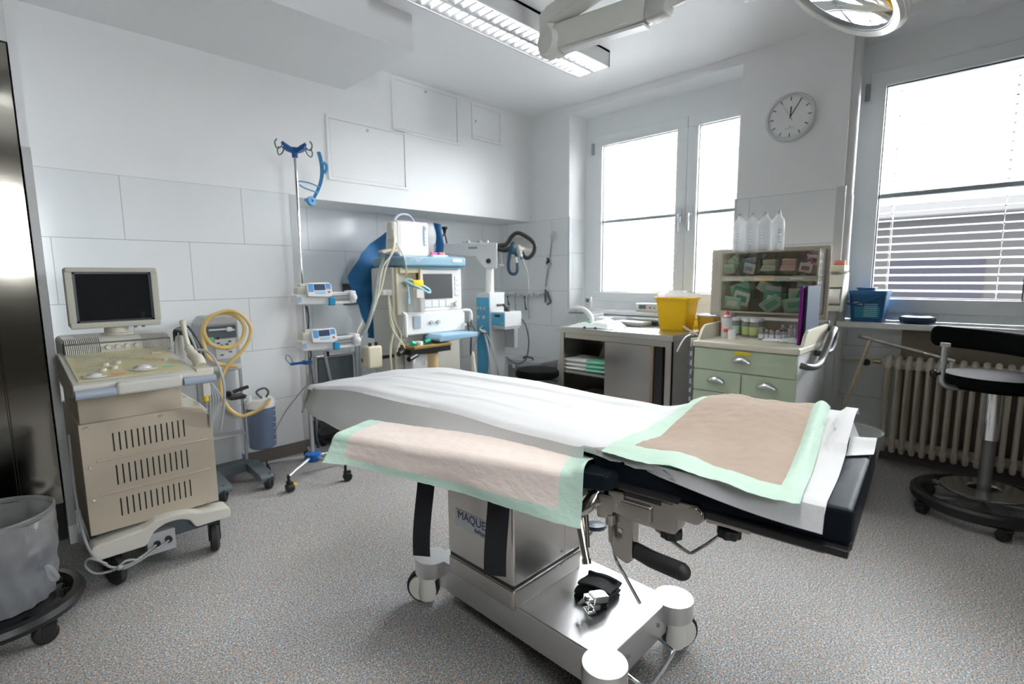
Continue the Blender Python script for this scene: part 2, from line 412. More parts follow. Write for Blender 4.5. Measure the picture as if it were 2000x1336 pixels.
# baseboards
struct(MB().box(.18, XR, YW-.006, YW+.001, 0, .085).box(XR, XW, YR-.006, YR+.001, 0, .085).build('baseboard_far', M_BASE, smooth=False))
struct(MB().box(XW-.006, XW+.001, .8, 3.875, 0, .085).box(3.99, 4.0, -1.3, .8, 0, .11).build('baseboard_window', M_BASE, smooth=False))
# the dark back panel behind the radiator
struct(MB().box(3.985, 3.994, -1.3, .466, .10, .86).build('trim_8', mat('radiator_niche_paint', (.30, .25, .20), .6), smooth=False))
# sills
struct(MB().box(XW-.02, 4.06, 1.452, 2.952, .868, .902, .004).build('sill_1', M_SILL))
struct(MB().box(XW-.012, 4.06, -1.3, .798, .868, .903, .004).build('sill_2', M_SILL))

def window(n, ya, yb, za, zb, sashes, axis='x', plane=4.02, handles=(), hinges=(), bar=None, f=.088):
    """frame in the wall opening, sashes with pane; axis 'x' = in the window wall, 'y' = in the rear wall"""
    root = bpy.data.objects.new('window_%d' % n, None); COL.objects.link(root); root['kind'] = 'structure'
    def bx(b, d0, d1, u0, u1, z0, z1, bev=.004):
        if axis == 'x': b.box(plane+d0, plane+d1, u0, u1, z0, z1, bev)
        else: b.box(u0, u1, plane-d1, plane-d0, z0, z1, bev)
    b = MB(); lo = min(q[0] for q in sashes); hi = max(q[1] for q in sashes); za2, zb2 = sashes[0][2]+.02, sashes[0][3]-.02
    bx(b, .015, .09, ya, yb, zb2, zb, 0); bx(b, .015, .09, ya, yb, za, za2, 0)
    bx(b, .0152, .09, ya, lo+.02, za2, zb2, 0); bx(b, .0152, .09, hi-.02, yb, za2, zb2, 0)
    b.build('frame', M_PVC, root)
    for (u0, u1, z0, z1) in sashes:
        s = MB()
        bx(s, 0, .08, u0, u1, z1-f, z1, .006); bx(s, 0, .08, u0, u1, z0, z0+f, .006); bx(s, .0004, .08, u0+.0005, u0+f, z0+f, z1-f, .0); bx(s, .0004, .08, u1-f, u1-.0005, z0+f, z1-f, .0)
        sash = s.build('sash', M_PVC, root)
        g = MB(); q = f-.001; t = .007
        bx(g, .024, .032, u0+q, u1-q, z1-q-t, z1-q, 0); bx(g, .024, .032, u0+q, u1-q, z0+q, z0+q+t, 0); bx(g, .024, .032, u0+q, u0+q+t, z0+q, z1-q, 0); bx(g, .024, .032, u1-q-t, u1-q, z0+q, z1-q, 0)
        g.build('gasket', M_GASKET, sash)
        p = MB(); bx(p, .028, .032, u0+f-.005, u1-f+.005, z0+f-.005, z1-f+.005, 0); p.build('pane', M_GLASS, sash)
        if bar:
            p = MB(); bx(p, .05, .075, u0+f-.005, u1-f+.005, bar-.014, bar+.014, .003); p.build('glazing_bar', mat('glazing_bar_grey', (.42, .47, .5), .4), sash)
    for (u, z) in handles:
        h = MB(); bx(h, -.012, .0, u-.016, u+.016, z-.06, z+.06, .005)
        h.cyl((plane-.012, u, z), (plane-.045, u, z), .011); h.tube([(plane-.045, u, z+.008), (plane-.05, u, z-.03), (plane-.048, u, z-.13)], .010, 8, 3)
        h.build('handle', M_WHITE if n == 2 else M_ALU, root)
    for (u, z) in hinges:
        h = MB(); h.cyl((plane-.008, u, z-.05), (plane-.008, u, z+.05), .008); h.box(plane-.012, plane, u-.018, u+.002, z-.05, z+.05, .002); h.build('hinge', M_GREYMETAL, root)
    return root
window(1, 1.452, 2.958, .90, 2.645, [(1.949, 2.852, .967, 2.46), (1.455, 1.947, .967, 2.46)], handles=((1.99, 1.69), (1.90, 1.69)), hinges=((2.868, 2.36),), bar=1.70)
window(2, -.198, .798, .905, 2.645, [(-.140, .745, .955, 2.45)], hinges=((.757, 2.34),), bar=1.695)
window(3, -.018, .458, 1.302, 2.248, [(-.01, .45, 1.31, 2.24)], axis='y', plane=Y0-.04, f=.05)  # added behind the camera, sized for the bright reflection in the steel cabinet

def blind(ya, yb, za, zb, label, cords, x=4.135, pitch=.05, wid=.052, tilt=4, m=None, top=None):
    root = thing('venetian_blind', label, 'blind', (x, (ya+yb)/2, za))
    b = MB(); n = int((zb-za)/pitch); t = math.radians(tilt); h = (yb-ya)/2
    for k in range(n):
        z = .02+k*pitch; prof = []
        for i in range(5):
            u = (i/4-.5)*wid; prof.append((u*math.cos(t), z+u*math.sin(t)+.003*(1-(2*u/wid)**2)))
        poly = prof+[(a, c-.0012) for a, c in reversed(prof)]
        b.prism(poly, -h, h, 'xz')
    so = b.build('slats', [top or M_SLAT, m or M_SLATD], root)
    for p in so.data.polygons: p.material_index = 0 if p.normal.z > .3 else 1  # upward faces get the top colour, the rest the painted shade
    b = MB()
    for c in cords:
        b.cyl((-.028, c-(ya+yb)/2, 0), (-.030, c-(ya+yb)/2, zb-za), .0011, seg=6); b.cyl((.028, c-(ya+yb)/2, 0), (.03, c-(ya+yb)/2, zb-za), .0011, seg=6)
        for k in range(n): b.box(-.034, -.024, c-(ya+yb)/2-.006, c-(ya+yb)/2+.006, .016+k*pitch-.006, .016+k*pitch+.002, .001)
    b.build('ladder_cords', M_CORD, root)
    MB().box(-.028, .028, -h, h, -.012, .006, .004).build('bottom_rail', M_SLAT, root)
    MB().box(-.03, .03, -h, h, zb-za, zb-za+.04, .003).build('head_rail', M_SLAT, root)
    return root
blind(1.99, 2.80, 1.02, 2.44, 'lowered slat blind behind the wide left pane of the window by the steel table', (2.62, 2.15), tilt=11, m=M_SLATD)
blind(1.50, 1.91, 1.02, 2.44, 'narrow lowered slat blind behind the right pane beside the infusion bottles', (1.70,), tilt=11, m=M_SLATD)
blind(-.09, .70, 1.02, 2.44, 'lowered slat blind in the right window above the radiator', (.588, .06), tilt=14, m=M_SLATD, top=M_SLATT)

# the house across the street that shows dull grey through the lower right blind
bo = thing('apartment_house', 'grey house across the street seen through the lower half of the right blind', 'building', (11, -2.0, -4))
MB().box(-1, 4, -6, 4.6, 0, 6.05).build('wall', mat('house_render', (.006, .006, .006), .95, spec=0), bo)
MB().box(-1.25, 4.3, -6.2, 4.8, 6.05, 6.25, .02).build('eaves', mat('house_eaves', (.016, .016, .016), .9, spec=0), bo)
for k in range(4):
    b = MB(); b.box(-1.02, -1.0, -4.6+k*2.3, -3.5+k*2.3, 4.1, 5.4); b.build('window', mat('house_window', (.004, .004, .005), .8, spec=0), bo)
bp = thing('apartment_block', 'pale apartment block glimpsed white behind the upper slats of both window blinds', 'building', (38, 14, -4))
MB().box(0, 12, -22, 24, 0, 20.5).build('wall', mat('block_render', (.027, .0274, .0278), .9, spec=0), bp)
MB().prism([(-1, 20.5), (13, 20.5), (6, 24)], -22.5, 24.5, 'xz').build('roof', mat('block_roof', (.020, .020, .021), .9, spec=0), bp)
for k in range(9):
    for j in range(5):
        MB().box(-.06, .02, -20+k*5, -18.2+k*5, 2.2+j*3.8, 4.3+j*3.8).build('window', mat('block_window', (.025, .0255, .026), .9, spec=0), bp)
struct(MB().box(4.6, 120, -80, 80, -4.3, -4.0).build('ground_outside', mat('ground_pale_bounce', (.88, .88, .89), .9), smooth=False))  # ground whitened to bounce sky light up to the ceiling

# ------------------------------------------------------------------ ceiling luminaire
LAMP = 30.0
root = lum = thing('ceiling_luminaire', 'long twin-tube ceiling light with a silvered louvre', 'ceiling light', (1.5, 2.205, 2.605))
b = MB(); L = 1.585; hw = .135
b.box(0, L, -hw, -hw+.012, 0, .105); b.box(0, L, hw-.012, hw, 0, .105); b.box(0, .012, -hw, hw, 0, .105); b.box(L-.012, L, -hw, hw, 0, .105); b.box(0, L, -hw, hw, .09, .105)
b.build('housing', M_WHITE, root)
ML = mat('louvre_aluminium', (.88, .89, .9), .28, 1.0)
b = MB()
for c in (-.062, .062):
    for s in (-1, 1): b.prism([(c+s*.056, .002), (c+s*.05, .002), (c+s*.02, .05), (c+s*.03, .052)], .012, L-.012, 'yz')
    for k in range(26):
        x = .05+k*.0585
        b.prism([(x-.007, .003), (x+.007, .003), (x+.001, .046), (x-.001, .046)], c-.05, c+.05, 'xz')
b.box(.012, L-.012, -.008, .008, .002, .03)
b.build('louvre', ML, root)
for c in (-.062, .062):
    MB().cyl((.03, c, .067), (L-.03, c, .067), .013, seg=12).build('tube', mat('lit_tube', (1, 1, 1), .5, emit=((1, .98, .95), LAMP)), root)
lum_fill = dup(lum, (.1, .25, 2.605), label='added twin-tube louvred fill light, unseen above the camera')  # fill lamp added out of view to brighten the near sides
ML2 = mat('fill_tube_lit', (1, 1, 1), .5, emit=((1, .98, .95), LAMP*1.3))
for ch in lum_fill.children:
    if ch.name.startswith('tube'): ch.data = ch.data.copy(); ch.data.materials[0] = ML2
# ------------------------------------------------------------------ operating table
def sstep(a, b, x):
    t = max(0, min(1, (x-a)/(b-a))); return t*t*(3-2*t)
TROT = (0, 0, math.radians(95))
ot = thing('operating_table', 'stainless steel operating table on a wheeled base, draped with white paper', 'operating table', (1.21, 1.16, 0))
def bw(x, y): return (x-1.21, y-1.16)
# wheeled base
x0, x1, y0, y1 = 1.045-1.21, 1.45-1.21, .69-1.16, 1.46-1.16
b = MB()
b.box(x0+.012, x1-.012, y0+.006, y1-.006, .07, .176, .006); b.box(x0+.03, x1-.03, y0+.03, y1-.03, .055, .08)
for (cx, cy) in ((x0+.008, y1-.004), (x1-.008, y1-.004), (x0+.008, y0+.004), (x1-.008, y0+.004)):
    b.cyl((cx, cy, .118), (cx, cy, .1768), .062, seg=36, bev=.002)
b.build('base_plate', M_BASEPL, ot)
M_CWHITE = mat('caster_cover', (.72, .71, .66), .35)
for (cx, cy, an) in ((x0-.005, y1+.005, 2.2), (x1+.0, y1+.0, .7), (x0-.0, y0-.0, -1.2), (x1-.008, y0-.0, -.6)):
    b = MB(); b.at((cx, cy, 0), (0, 0, an)); b.lathe([(.036, .118), (.036, .09), (.040, .05), (.036, .018), (.02, .010)], seg=20)
    b.cyl((.018, -.026, .062), (.018, .026, .062), .050, seg=24, bev=.006)
    f = b.build('caster', M_CWHITE, ot)
    b = MB(); b.at((cx, cy, 0), (0, 0, an)); b.lathe([(.040, -.017), (.058, -.017), (.0615, -.010), (.0615, .010), (.058, .017), (.040, .017)], (.018, 0, .0615), (0, 1, 0), 28)
    b.build('wheel', M_RUBBER, f)
# pedal bail at the foot end of the base
b = MB(); b.tube([(x1-.09, y0+.02, .075), (x1-.10, y0-.035, .07), (x1-.115, y0-.05, .065), (x0+.14, y0-.06, .06), (x0+.125, y0-.045, .062), (x0+.12, y0+.02, .075)], .0055, 8, 3)
b.build('pedal_bail', M_CHROME, ot)
for (px, pz) in ((x0+.13, .125), (x1-.10, .125)): MB().cyl((px, y0+.007, pz), (px, y0+.001, pz), .006, seg=10).build('screw', M_GREYMETAL, ot)
# lifting column
b = MB(); b.box(1.038-1.21, 1.387-1.21, 1.018-1.16, 1.337-1.16, .17, .239, .010, 3).build('column_foot', M_STEEL, ot)
b = MB(); b.box(1.044-1.21, 1.381-1.21, 1.024-1.16, 1.331-1.16, .232, .258).build('column_gap', M_BLACKP, ot)
b = MB(); b.box(1.038-1.21, 1.387-1.21, 1.018-1.16, 1.337-1.16, .248, .60, .010, 3)
b.box(1.29-1.21, 1.2915-1.21, 1.0172-1.16, 1.03-1.16, .255, .60)
cs = b.build('column_shroud', M_STEEL, ot)
for (px, pz) in ((1.275, .225), (1.275, .275)): MB().cyl((px-1.21, 1.0185-1.16, pz), (px-1.21, 1.0165-1.16, pz), .004, seg=8).build('screw', M_GREYMETAL, ot)
# maker's plate with its writing
tilt = math.radians(0)
b = MB(); b.box(1.0365-1.21, 1.039-1.21, 1.085-1.16, 1.29-1.16, .362, .425, .002); pl = b.build('name_plate', mat('plate_silver', (.60, .63, .68), .3, .3), ot)
MT = Matrix.Translation((1.0362-1.21, 1.278-1.16, .386)) @ Matrix(((0, 0, -1, 0), (-1, 0, 0, 0), (0, 1, 0, 0), (0, 0, 0, 1)))
text('plate_writing', 'MAQUET', .040, mat('navy_print', (.02, .05, .16), .4), pl, MT)
MT2 = Matrix.Translation((1.0362-1.21, 1.195-1.16, .366)) @ Matrix(((0, 0, -1, 0), (-1, 0, 0, 0), (0, 1, 0, 0), (0, 0, 0, 1)))
text('plate_writing', 'deltadoc', .024, mat('navy_print', (.02, .05, .16), .4), pl, MT2)
# top frame
b = MB().at(rot=TROT); b.box(-.36, .86, -.20, .20, .60, .695, .01); b.box(-.93, -.30, -.19, .20, .655, .685, .006)
b.build('top_frame', M_DGREY, ot)
b = MB().at(rot=TROT)
b.box(.0-.62, .82, -.275, -.265, .64, .675, .002); b.box(-.36, .82, .262, .272, .64, .675, .002)
for a in (-.25, .25, .75):
    b.box(a-.015, a+.015, .20, .262, .645, .67); b.box(a-.015, a+.015, -.265, -.20, .645, .67)
b.build('side_rail', M_STEEL, ot)
# upholstery
b = MB().at(rot=TROT); b.prism([(-.43, .69), (.90, .68), (.925, .70), (.915, .715), (.84, .735), (.5, .776), (-.2, .778), (-.43, .765)], -.235, .235, 'xz', .010); b.build('back_mattress', M_VINYLB, ot)
b = MB().at(rot=TROT)
b.prism([(-.974, -.247), (-.974, .235), (-.44, .258), (-.44, -.25)], .698, .772, 'xy', .013); b.build('foot_mattress', M_VINYLB, ot)
b = MB().at(rot=TROT); b.box(-.970, -.42, .215, .252, .684, .7, .003); b.box(-.970, -.42, -.25, -.215, .684, .7, .003); b.box(-.972, -.94, -.215, .215, .684, .699, .003); b.build('foot_rail', M_BLACKP, ot)
# hinge housing, arm and knobs at the near side
b = MB().at(rot=TROT)
b.box(-.655, -.44, .20, .262, .628, .705, .008); b.box(-.60, -.43, .258, .272, .640, .682, .006, 3)
b.build('hinge_housing', M_STEELP, ot)
b = MB().at(rot=TROT); b.box(-.66, -.42, .195, .266, .704, .716, .003); b.box(-.62, -.44, .258, .264, .690, .700); b.build('housing_cover', M_BLACKP, ot)
b = MB().at(rot=TROT); b.cyl((-.505, .270, .666), (-.505, .2745, .666), .0125, seg=20); b.cyl((-.505, .274, .666), (-.505, .2755, .666), .008, seg=6); b.cyl((-.505, .268, .666), (-.505, .2725, .666), .016, seg=24)
b.build('bolt', M_CHROME, ot)
b = MB().at(rot=TROT); b.prism([(-.645, .668), (-.70, .668), (-.715, .682), (-.715, .70), (-.70, .712), (-.645, .712)], .20, .262, 'xz', .004); b.cyl((-.695, .262, .69), (-.695, .268, .69), .018, seg=20); b.box(-.80, -.71, .205, .235, .668, .690, .003)
b.build('pivot_joint', M_STEELP, ot)
for (ka, kb, kz) in ((-.635, .235, .610), (-.755, .22, .645)):
    b = MB().at((0, 0, 0), TROT); n = 8; prof = []
    for i in range(32):
        t = 2*PI*i/32; r = .024+.0022*math.cos(n*t); prof.append((ka+r*math.cos(t), kb+r*math.sin(t)))
    b.prism(prof, kz, kz+.020, 'xy', .003); b.cyl((ka, kb, kz+.018), (ka, kb, kz+.05), .008, seg=10)
    b.build('clamp_knob', M_BLACKP, ot)
b = MB().at(rot=TROT); b.tube([(-.52, .20, .635), (-.56, .215, .622), (-.665, .235, .590), (-.69, .225, .592), (-.74, .16, .635), (-.76, .12, .66)], .0042, 8, 3); b.build('release_bail', M_CHROME, ot)
# bracket with black grip
b = MB().at(rot=TROT); b.prism([(-.488, .638), (-.553, .638), (-.553, .532), (-.540, .520), (-.508, .528), (-.492, .560)], .226, .262, 'xz', .004); b.build('grip_bracket', M_STEELP, ot)
b = MB().at(rot=TROT); b.cyl((-.522, .262, .60), (-.522, .2645, .60), .006, seg=12); b.build('bracket_screw', M_CHROME, ot)
b = MB().at(rot=TROT); b.tube([(-.55, .235, .548), (-.60, .255, .552), (-.668, .278, .563), (-.680, .282, .565)], [.019, .0198, .0198, .0196], 16, 0)
b.ball((-.680, .282, .565), .0185, (1, 1, 1), 16, 10); b.build('grip_handle', M_RUBBER, ot)
b = MB().at(rot=TROT); b.tube([(-.495, .25, .62), (-.500, .255, .55), (-.512, .262, .522), (-.535, .275, .508), (-.60, .315, .474)], .0045, 8, 3); b.build('release_rod', M_CHROME, ot)
# black pad of the small pedal behind the column
b = MB(); b.lathe([(.002, 0), (.038, .002), (.043, .010), (.040, .016), (.002, .019)], (1.44-1.21, 1.00-1.16, .30), (.12, .1, 1), 24); b.build('side_pad', mat('blue_black_pad', (.04, .06, .09), .35), ot)
b = MB(); b.tube([(1.44-1.21, 1.0-1.16, .30), (1.40-1.21, 1.03-1.16, .25), (1.36-1.21, 1.07-1.16, .22)], .005, 8, 2); b.build('side_pad_rod', M_CHROME, ot)
# arm board with clamp
AR = Vector((-.395, .255, 0)); AU = Vector((.966, .258, 0)); AV = Vector((-.258, .966, 0))
def ab(u, v, z): p = AR+AU*u+AV*v; return (p.x, p.y, z)
aa = math.radians(95)+math.atan2(.258, .966)
R95 = Matrix.Rotation(math.radians(95), 4, 'Z')
def armM(): return Matrix.Translation(R95 @ AR) @ Matrix.Rotation(aa, 4, 'Z')
b = MB().mtx(armM()); b.prism([(-.085+.03*math.cos(t)*1-.0, .07*math.sin(t)) for t in [PI/2+PI*i/10 for i in range(11)]]+[(.69, -.07), (.70, -.06), (.70, .06), (.69, .07)], .70, .742, 'xy', .010)
arm = b.build('arm_board', M_VINYLB, ot)
b = MB().mtx(armM()); b.box(-.08, .62, -.045, .045, .688, .702, .003); b.build('board_plate', M_DGREY, arm)
b = MB().mtx(armM())
b.tube([(-.06, .03, .685), (-.045, .055, .655), (-.02, .06, .635)], .017, 12, 4); b.tube([(-.09, .04, .672), (-.06, .045, .662), (-.03, .05, .648)], .013, 12, 3)
b.box(-.105, -.065, .015, .055, .628, .69, .008); b.box(-.13, -.09, .0, .05, .645, .70, .006)
b.cyl((-.02, .06, .64), (-.055, .10, .545), .009, seg=14); b.cyl((-.055, .10, .545), (-.058, .104, .535), .011, seg=14)
b.cyl((-.035, .05, .64), (-.05, .075, .56), .010, .007, seg=12)
b.cyl((-.098, .045, .64), (-.098, .045, .615), .012, seg=14); b.cyl((-.098, .045, .615), (-.10, .05, .572), .006, .0045, seg=10)
b.build('arm_clamp', M_STEELP, ot)

# ------------------------------------------------------------------ paper sheet on the table
rs = random.Random(3)
from mathutils import noise as mn
def zt(a, bb):
    z = .790+.012*sstep(-.3, .2, a)-.045*sstep(.55, .97, a)
    z += -.012*sstep(-.3, -.6, a)
    z += .068*sstep(-.40, -.62, a)*sstep(.12, -.24, bb)
    z += .006*mn.noise((a*3, bb*9, 1.7))
    z += .010*math.exp(-((a-.02)*6)**2)*math.exp(-((bb-.13)*9)**2)
    # lengthwise creases
    for (c, w_, h_, s0, s1) in ((.12, .012, .006, -.2, .5), (-.02, .010, .006, -.3, .7), (-.15, .012, .008, -.45, .6)):
        z += h_*math.exp(-((bb-c-.05*a)/w_)**2)*sstep(s0, s0+.1, a)*sstep(s1, s1-.1, a)
    return z
def hem(a):
    if a > -.42: return .262, max(.628, .660-.03*(1-sstep(.3, .9, a)))
    return .262, None
def sheet(u, v):
    a = .98-u*1.91
    end = sstep(.90, .965, a)
    hb, hz = hem(a); near = .258
    zc = zt(a, .2)
    # v: 0..0.22 near drop, 0.22..0.9 top, 0.9..1 far drop
    rim = .05*sstep(.80, .965, a)
    if v < .24:
        t = v/.24
        drop = (zc-(hz if hz is not None else zc-.012))*(1-sstep(-.36, -.50, a))*.9
        k = 1-t
        z = zc-drop*(k**.85) - .004*k
        y = near+.006+.062*k**1.2*sstep(-.3, .0, a)*(1-.6*sstep(.5, .95, a))+.006*mn.noise((a*7, k*2, 4.1))*k - rim*(1-.2*k)
        if hz is None:
            z = zc*(1-0)-(.02+.03*sstep(-.5, -.9, a))*k*sstep(-.42, -.55, a)-drop*k**.85; y = near+.006*(1-sstep(-.42, -.5, a))-.02*math.sin(PI*sstep(-.42, -.62, a))+.012*k*sstep(-.55, -.85, a)
        r = 1-t
        z -= .012*math.exp(-((t-1)*4)**2)*0
    elif v < .9:
        t = (v-.24)/.66; y = near-t*(near+.262); z = zt(a, y)
        e = min(t, 1-t)*.52
        z -= .016*math.exp(-(e/.012)**2)
        y *= 1-rim*1.4
    else:
        t = (v-.9)/.1; y = -.262-.012*t; y *= 1-rim*1.4; z = zt(a, -.262)-.016-.055*t*(1-.9*sstep(-.35, -.6, a))
    z -= .06*sstep(.935, .965, a)**2 if v >= .24 else .03*sstep(.935, .965, a)**2*(1-v/.24)
    if u > .985 and v > .6: z += .012
    return (a, y, z)
b = MB().mtx(Matrix.Translation((1.21, 1.16, 0)) @ R95)
b.grid(150, 70, sheet, .0008)
# folded-up flap and torn tongue at the foot end
def flap(u, v):
    a = -.905-.03*u+.012*v; y = -.255+v*.16; return (a, y, .855-.075*u-.01*v+.006*math.sin(v*9))
b.grid(8, 8, flap, .0008)
def tongue(u, v):
    return (-.925-.05*u, -.20+.12*v-.05*u, .775+.028*math.exp(-((v-.35)*4)**2)*(1-.3*u)+.002)
b.grid(8, 8, tongue, .0008)
tag(b.build('paper_sheet', M_PAPER, None, ang=70), 'white paper sheet draped over the operating table', 'sheet')

# ------------------------------------------------------------------ absorbent pads
def crepe(name, col):
    m = mat(name, col, .7); nt = m.node_tree; p = nt.nodes['Principled BSDF']
    tc = nt.nodes.new('ShaderNodeTexCoord'); mp = nt.nodes.new('ShaderNodeMapping'); n = nt.nodes.new('ShaderNodeTexNoise'); bu = nt.nodes.new('ShaderNodeBump')
    mp.inputs['Rotation'].default_value = (0, 0, math.radians(-95)); mp.inputs['Scale'].default_value = (120, 22, 60)
    n.inputs['Scale'].default_value = 1; n.inputs['Detail'].default_value = 3; bu.inputs['Strength'].default_value = .22; bu.inputs['Distance'].default_value = .006
    nt.links.new(tc.outputs['Object'], mp.inputs['Vector']); nt.links.new(mp.outputs['Vector'], n.inputs['Vector']); nt.links.new(n.outputs['Fac'], bu.inputs['Height']); nt.links.new(bu.outputs['Normal'], p.inputs['Normal'])
    return m
M_PADC = crepe('pad_core', (.72, .635, .59)); M_PADB = crepe('pad_border', (.50, .68, .59)); M_PADC2 = crepe('pad_core_buff', (.34, .265, .21)); M_PADB2 = crepe('pad_border_pale', (.46, .62, .53))
def pad(name, label, nx, ny, fn, mtx, bu, bv, mc=M_PADC, mbd=M_PADB):
    """fn(u,v) over the whole pad; borders bu, bv (fractions at both ends) become the mint rim part"""
    bmw = MB(); bmw.mtx(mtx); bmw.grid(nx, ny, fn, .0010)
    bm = bmw.bm; bm.faces.ensure_lookup_table()
    o = bmw.build(name, [mc], None, ang=60); me = o.data
    # split faces into core and border by their grid index
    nf = nx*ny; core, rim = [], []
    bm2 = bmesh.new(); bm2.from_mesh(me); bm2.faces.ensure_lookup_table()
    def isrim(k):
        i, j = divmod(k, ny); u, v = (i+.5)/nx, (j+.5)/ny
        return u < bu[0] or u > 1-bu[1] or v < bv[0] or v > 1-bv[1]
    fl = list(bm2.faces); kill = []
    for idx, f in enumerate(fl):
        k = idx if idx < nf else idx-nf
        if idx >= 2*nf or isrim(k): kill.append(f)
    bm3 = bm2.copy(); bm3.faces.ensure_lookup_table()
    keep = {f.index for f in fl}-{f.index for f in kill}
    bmesh.ops.delete(bm2, geom=kill, context='FACES')
    bmesh.ops.delete(bm3, geom=[bm3.faces[i] for i in keep], context='FACES')
    bm2.to_mesh(me); bm2.free()
    r = bpy.data.meshes.new('mint_border'); bm3.to_mesh(r); bm3.free(); r.materials.append(mbd)
    r.polygons.foreach_set('use_smooth', [True]*len(r.polygons)); ro = bpy.data.objects.new('mint_border', r); COL.objects.link(ro); ro.parent = o
    me.polygons.foreach_set('use_smooth', [True]*len(me.polygons)); ro['label'] = 'mint green border'
    return tag(o, label, 'absorbent pad')
def armpad(u, v):
    # u along the board from right to left, v from the far side over the top and down the near side
    x = -.045+u*.762; n = mn.noise((u*6, v*4, 8.3))
    L = .105-.055*u
    lift = .010
    if v < .42: t = v/.42; y = -.088+t*.165; z = .7465+lift*.3+.004*math.sin(t*PI)+.003*n; dy = 0
    elif v < .54:
        t = (v-.42)/.12; an = t*PI/2; y = .077+.020*math.sin(an); z = .7495-.020*(1-math.cos(an))+.003*n
    else:
        t = (v-.54)/.46; y = .097+.012*t*(1+.6*math.sin(u*7+1))+.006*n*t+.02*t*(u > .9)*(u-.9)*10; z = .7295-L*t
    if v < .06: z -= .02*(1-v/.06)
    e = max(0, x-.70)                                 # left end folds down past the board
    if e > 0: x = .70+e*.75; z -= max(0, e-.010)*.6*(1 if v < .5 else 1-(v-.5)*1.2)
    z += .016*sstep(.05, .0, u)*sstep(.2, .4, v)*sstep(.8, .5, v)
    return (x, y, z+.002*mn.noise((u*30, v*10, 2)))
pad('absorbent_pad', 'narrow absorbent pad draped lengthwise over the arm board', 120, 50, armpad, Matrix.Translation((1.21, 1.16, 0)) @ armM(), (.075, .085), (.0, .15))
C00, C10, C11, C01 = Vector((-.470, .268, .768)), Vector((-.893, .278, .764)), Vector((-.868, -.25, .862)), Vector((-.50, -.262, .835))
def footpad(u, v):
    p = C00*(1-u)*(1-v)+C10*u*(1-v)+C11*u*v+C01*(1-u)*v
    a, y = p.x, p.y
    y += .03*math.sin(PI*u)*(1-v)*.0
    z = zt(a, min(max(y, -.26), .25))+.0045
    z += .014*math.exp(-((u-.28)*5)**2)*math.exp(-((v-.12)*6)**2)+.012*math.exp(-((u-.62)*4)**2-((v-.45)*3.5)**2)+.008*mn.noise((u*5, v*5, .4))+.002*mn.noise((u*22, v*22, .9))
    if v < .1: z -= .004*(1-v/.1)
    if u > .9: z += .012*math.sin((u-.9)*10*PI)*sstep(0, .4, v)
    return (a, y+.012*math.sin(u*9)*(1-v)*.6, z)
pad('absorbent_pad', 'wide absorbent pad spread over the foot end of the operating table', 70, 70, footpad, Matrix.Translation((1.21, 1.16, 0)) @ R95, (.13, .10), (.13, .0), M_PADC2, M_PADB2)

# ------------------------------------------------------------------ straps hanging from the arm board
def hang(name, label, cat, x, y, ztop, zbot, wdir, wid, bow, m):
    pts = []
    for i in range(15):
        t = i/14; pts.append((x+bow[0]*math.sin(t*1.6)+.006*math.sin(t*5), y+bow[1]*math.sin(t*1.6), ztop+(zbot-ztop)*t))
    return tag(MB().sweep(pts, Vector(wdir).normalized(), wid, .003).build(name, m), label, cat)
hang('velcro_strap', 'broad black strap hanging clear of the column at the left', 'strap', .945, 1.30, .70, .295, (-.55, .80, 0), .058, (-.03, .012), M_STRAP)
hang('velcro_strap', 'broad black strap hanging in front of the name plate', 'strap', .985, 1.015, .70, .340, (-.5, .80, 0), .066, (-.03, -.01), M_STRAP)
b = MB(); pts = []
for i in range(13):
    t = i/12; pts.append((1.005+.02*math.sin(t*PI), .975-.02*t+.25*0, .66-.055*math.sin(t*PI)))
b.sweep([(1.0, 1.20-.2*i/10, .60-.02*math.sin(i/10*PI)) for i in range(11)], Vector((-.2, .0, 1)).normalized(), .035, .003)
b.sweep([(1.01, .985-.06*i/8, .585+.02*i/8) for i in range(9)], Vector((.05, 0, 1)).normalized(), .075, .003)
b.sweep([(.985, 1.225-.02*i/8, .615-.03*i/8) for i in range(9)], Vector((-.2, -.4, 1)).normalized(), .03, .003)
tag(b.build('strap_loop', M_STRAP), 'black strap looped tight under the arm board between the two hanging straps', 'strap')
# folded cuff with clamp lying on the base
cf = thing('padded_cuff', 'folded black cuff with a steel clamp lying on the base plate', 'cuff', (1.275, .875, .178), math.radians(10))
def fold(z0, sx, dx, an):
    def f(u, v): return (dx+(u-.5)*sx, (v-.5)*.115+.004*math.sin(u*5), z0+.010*math.sin(v*PI)+.004*math.sin(u*4+an))
    return f
b = MB(); b.grid(10, 10, fold(.004, .095, 0, 0), .006); b.grid(10, 10, fold(.018, .10, .004, 1), .006); b.grid(10, 10, fold(.034, .085, .02, 2), .006); b.box(-.045, -.03, -.055, .05, .0, .02, .004); b.box(.045, .058, -.05, .055, .0, .045, .006)
b.build('fabric', mat('black_cuff_cloth', (.010, .012, .013), .85, bump=(90, .3)), cf)
b = MB().at((-.055, -.025, .012), (0, .12, math.radians(-35))); b.box(-.022, .03, -.02, .02, .012, .034, .003); b.box(-.03, .0, -.026, .022, -.004, .014, .003); b.box(-.04, -.012, -.018, .018, .014, .028, .002)
b.cyl((-.028, -.004, .02), (-.05, -.012, .03), .007, seg=12); b.cyl((-.05, -.012, .03), (-.062, .002, .006), .008, .005, seg=10); b.box(-.055, -.028, -.045, -.012, .0, .008, .002)
b.build('clamp', M_CHROME, cf)
def wb(root):
    """builder that takes world coordinates for the parts of an unrotated thing"""
    return MB().at(-root.location)
def sub(v, o): return (v[0]-o[0], v[1]-o[1], v[2]-o[2])
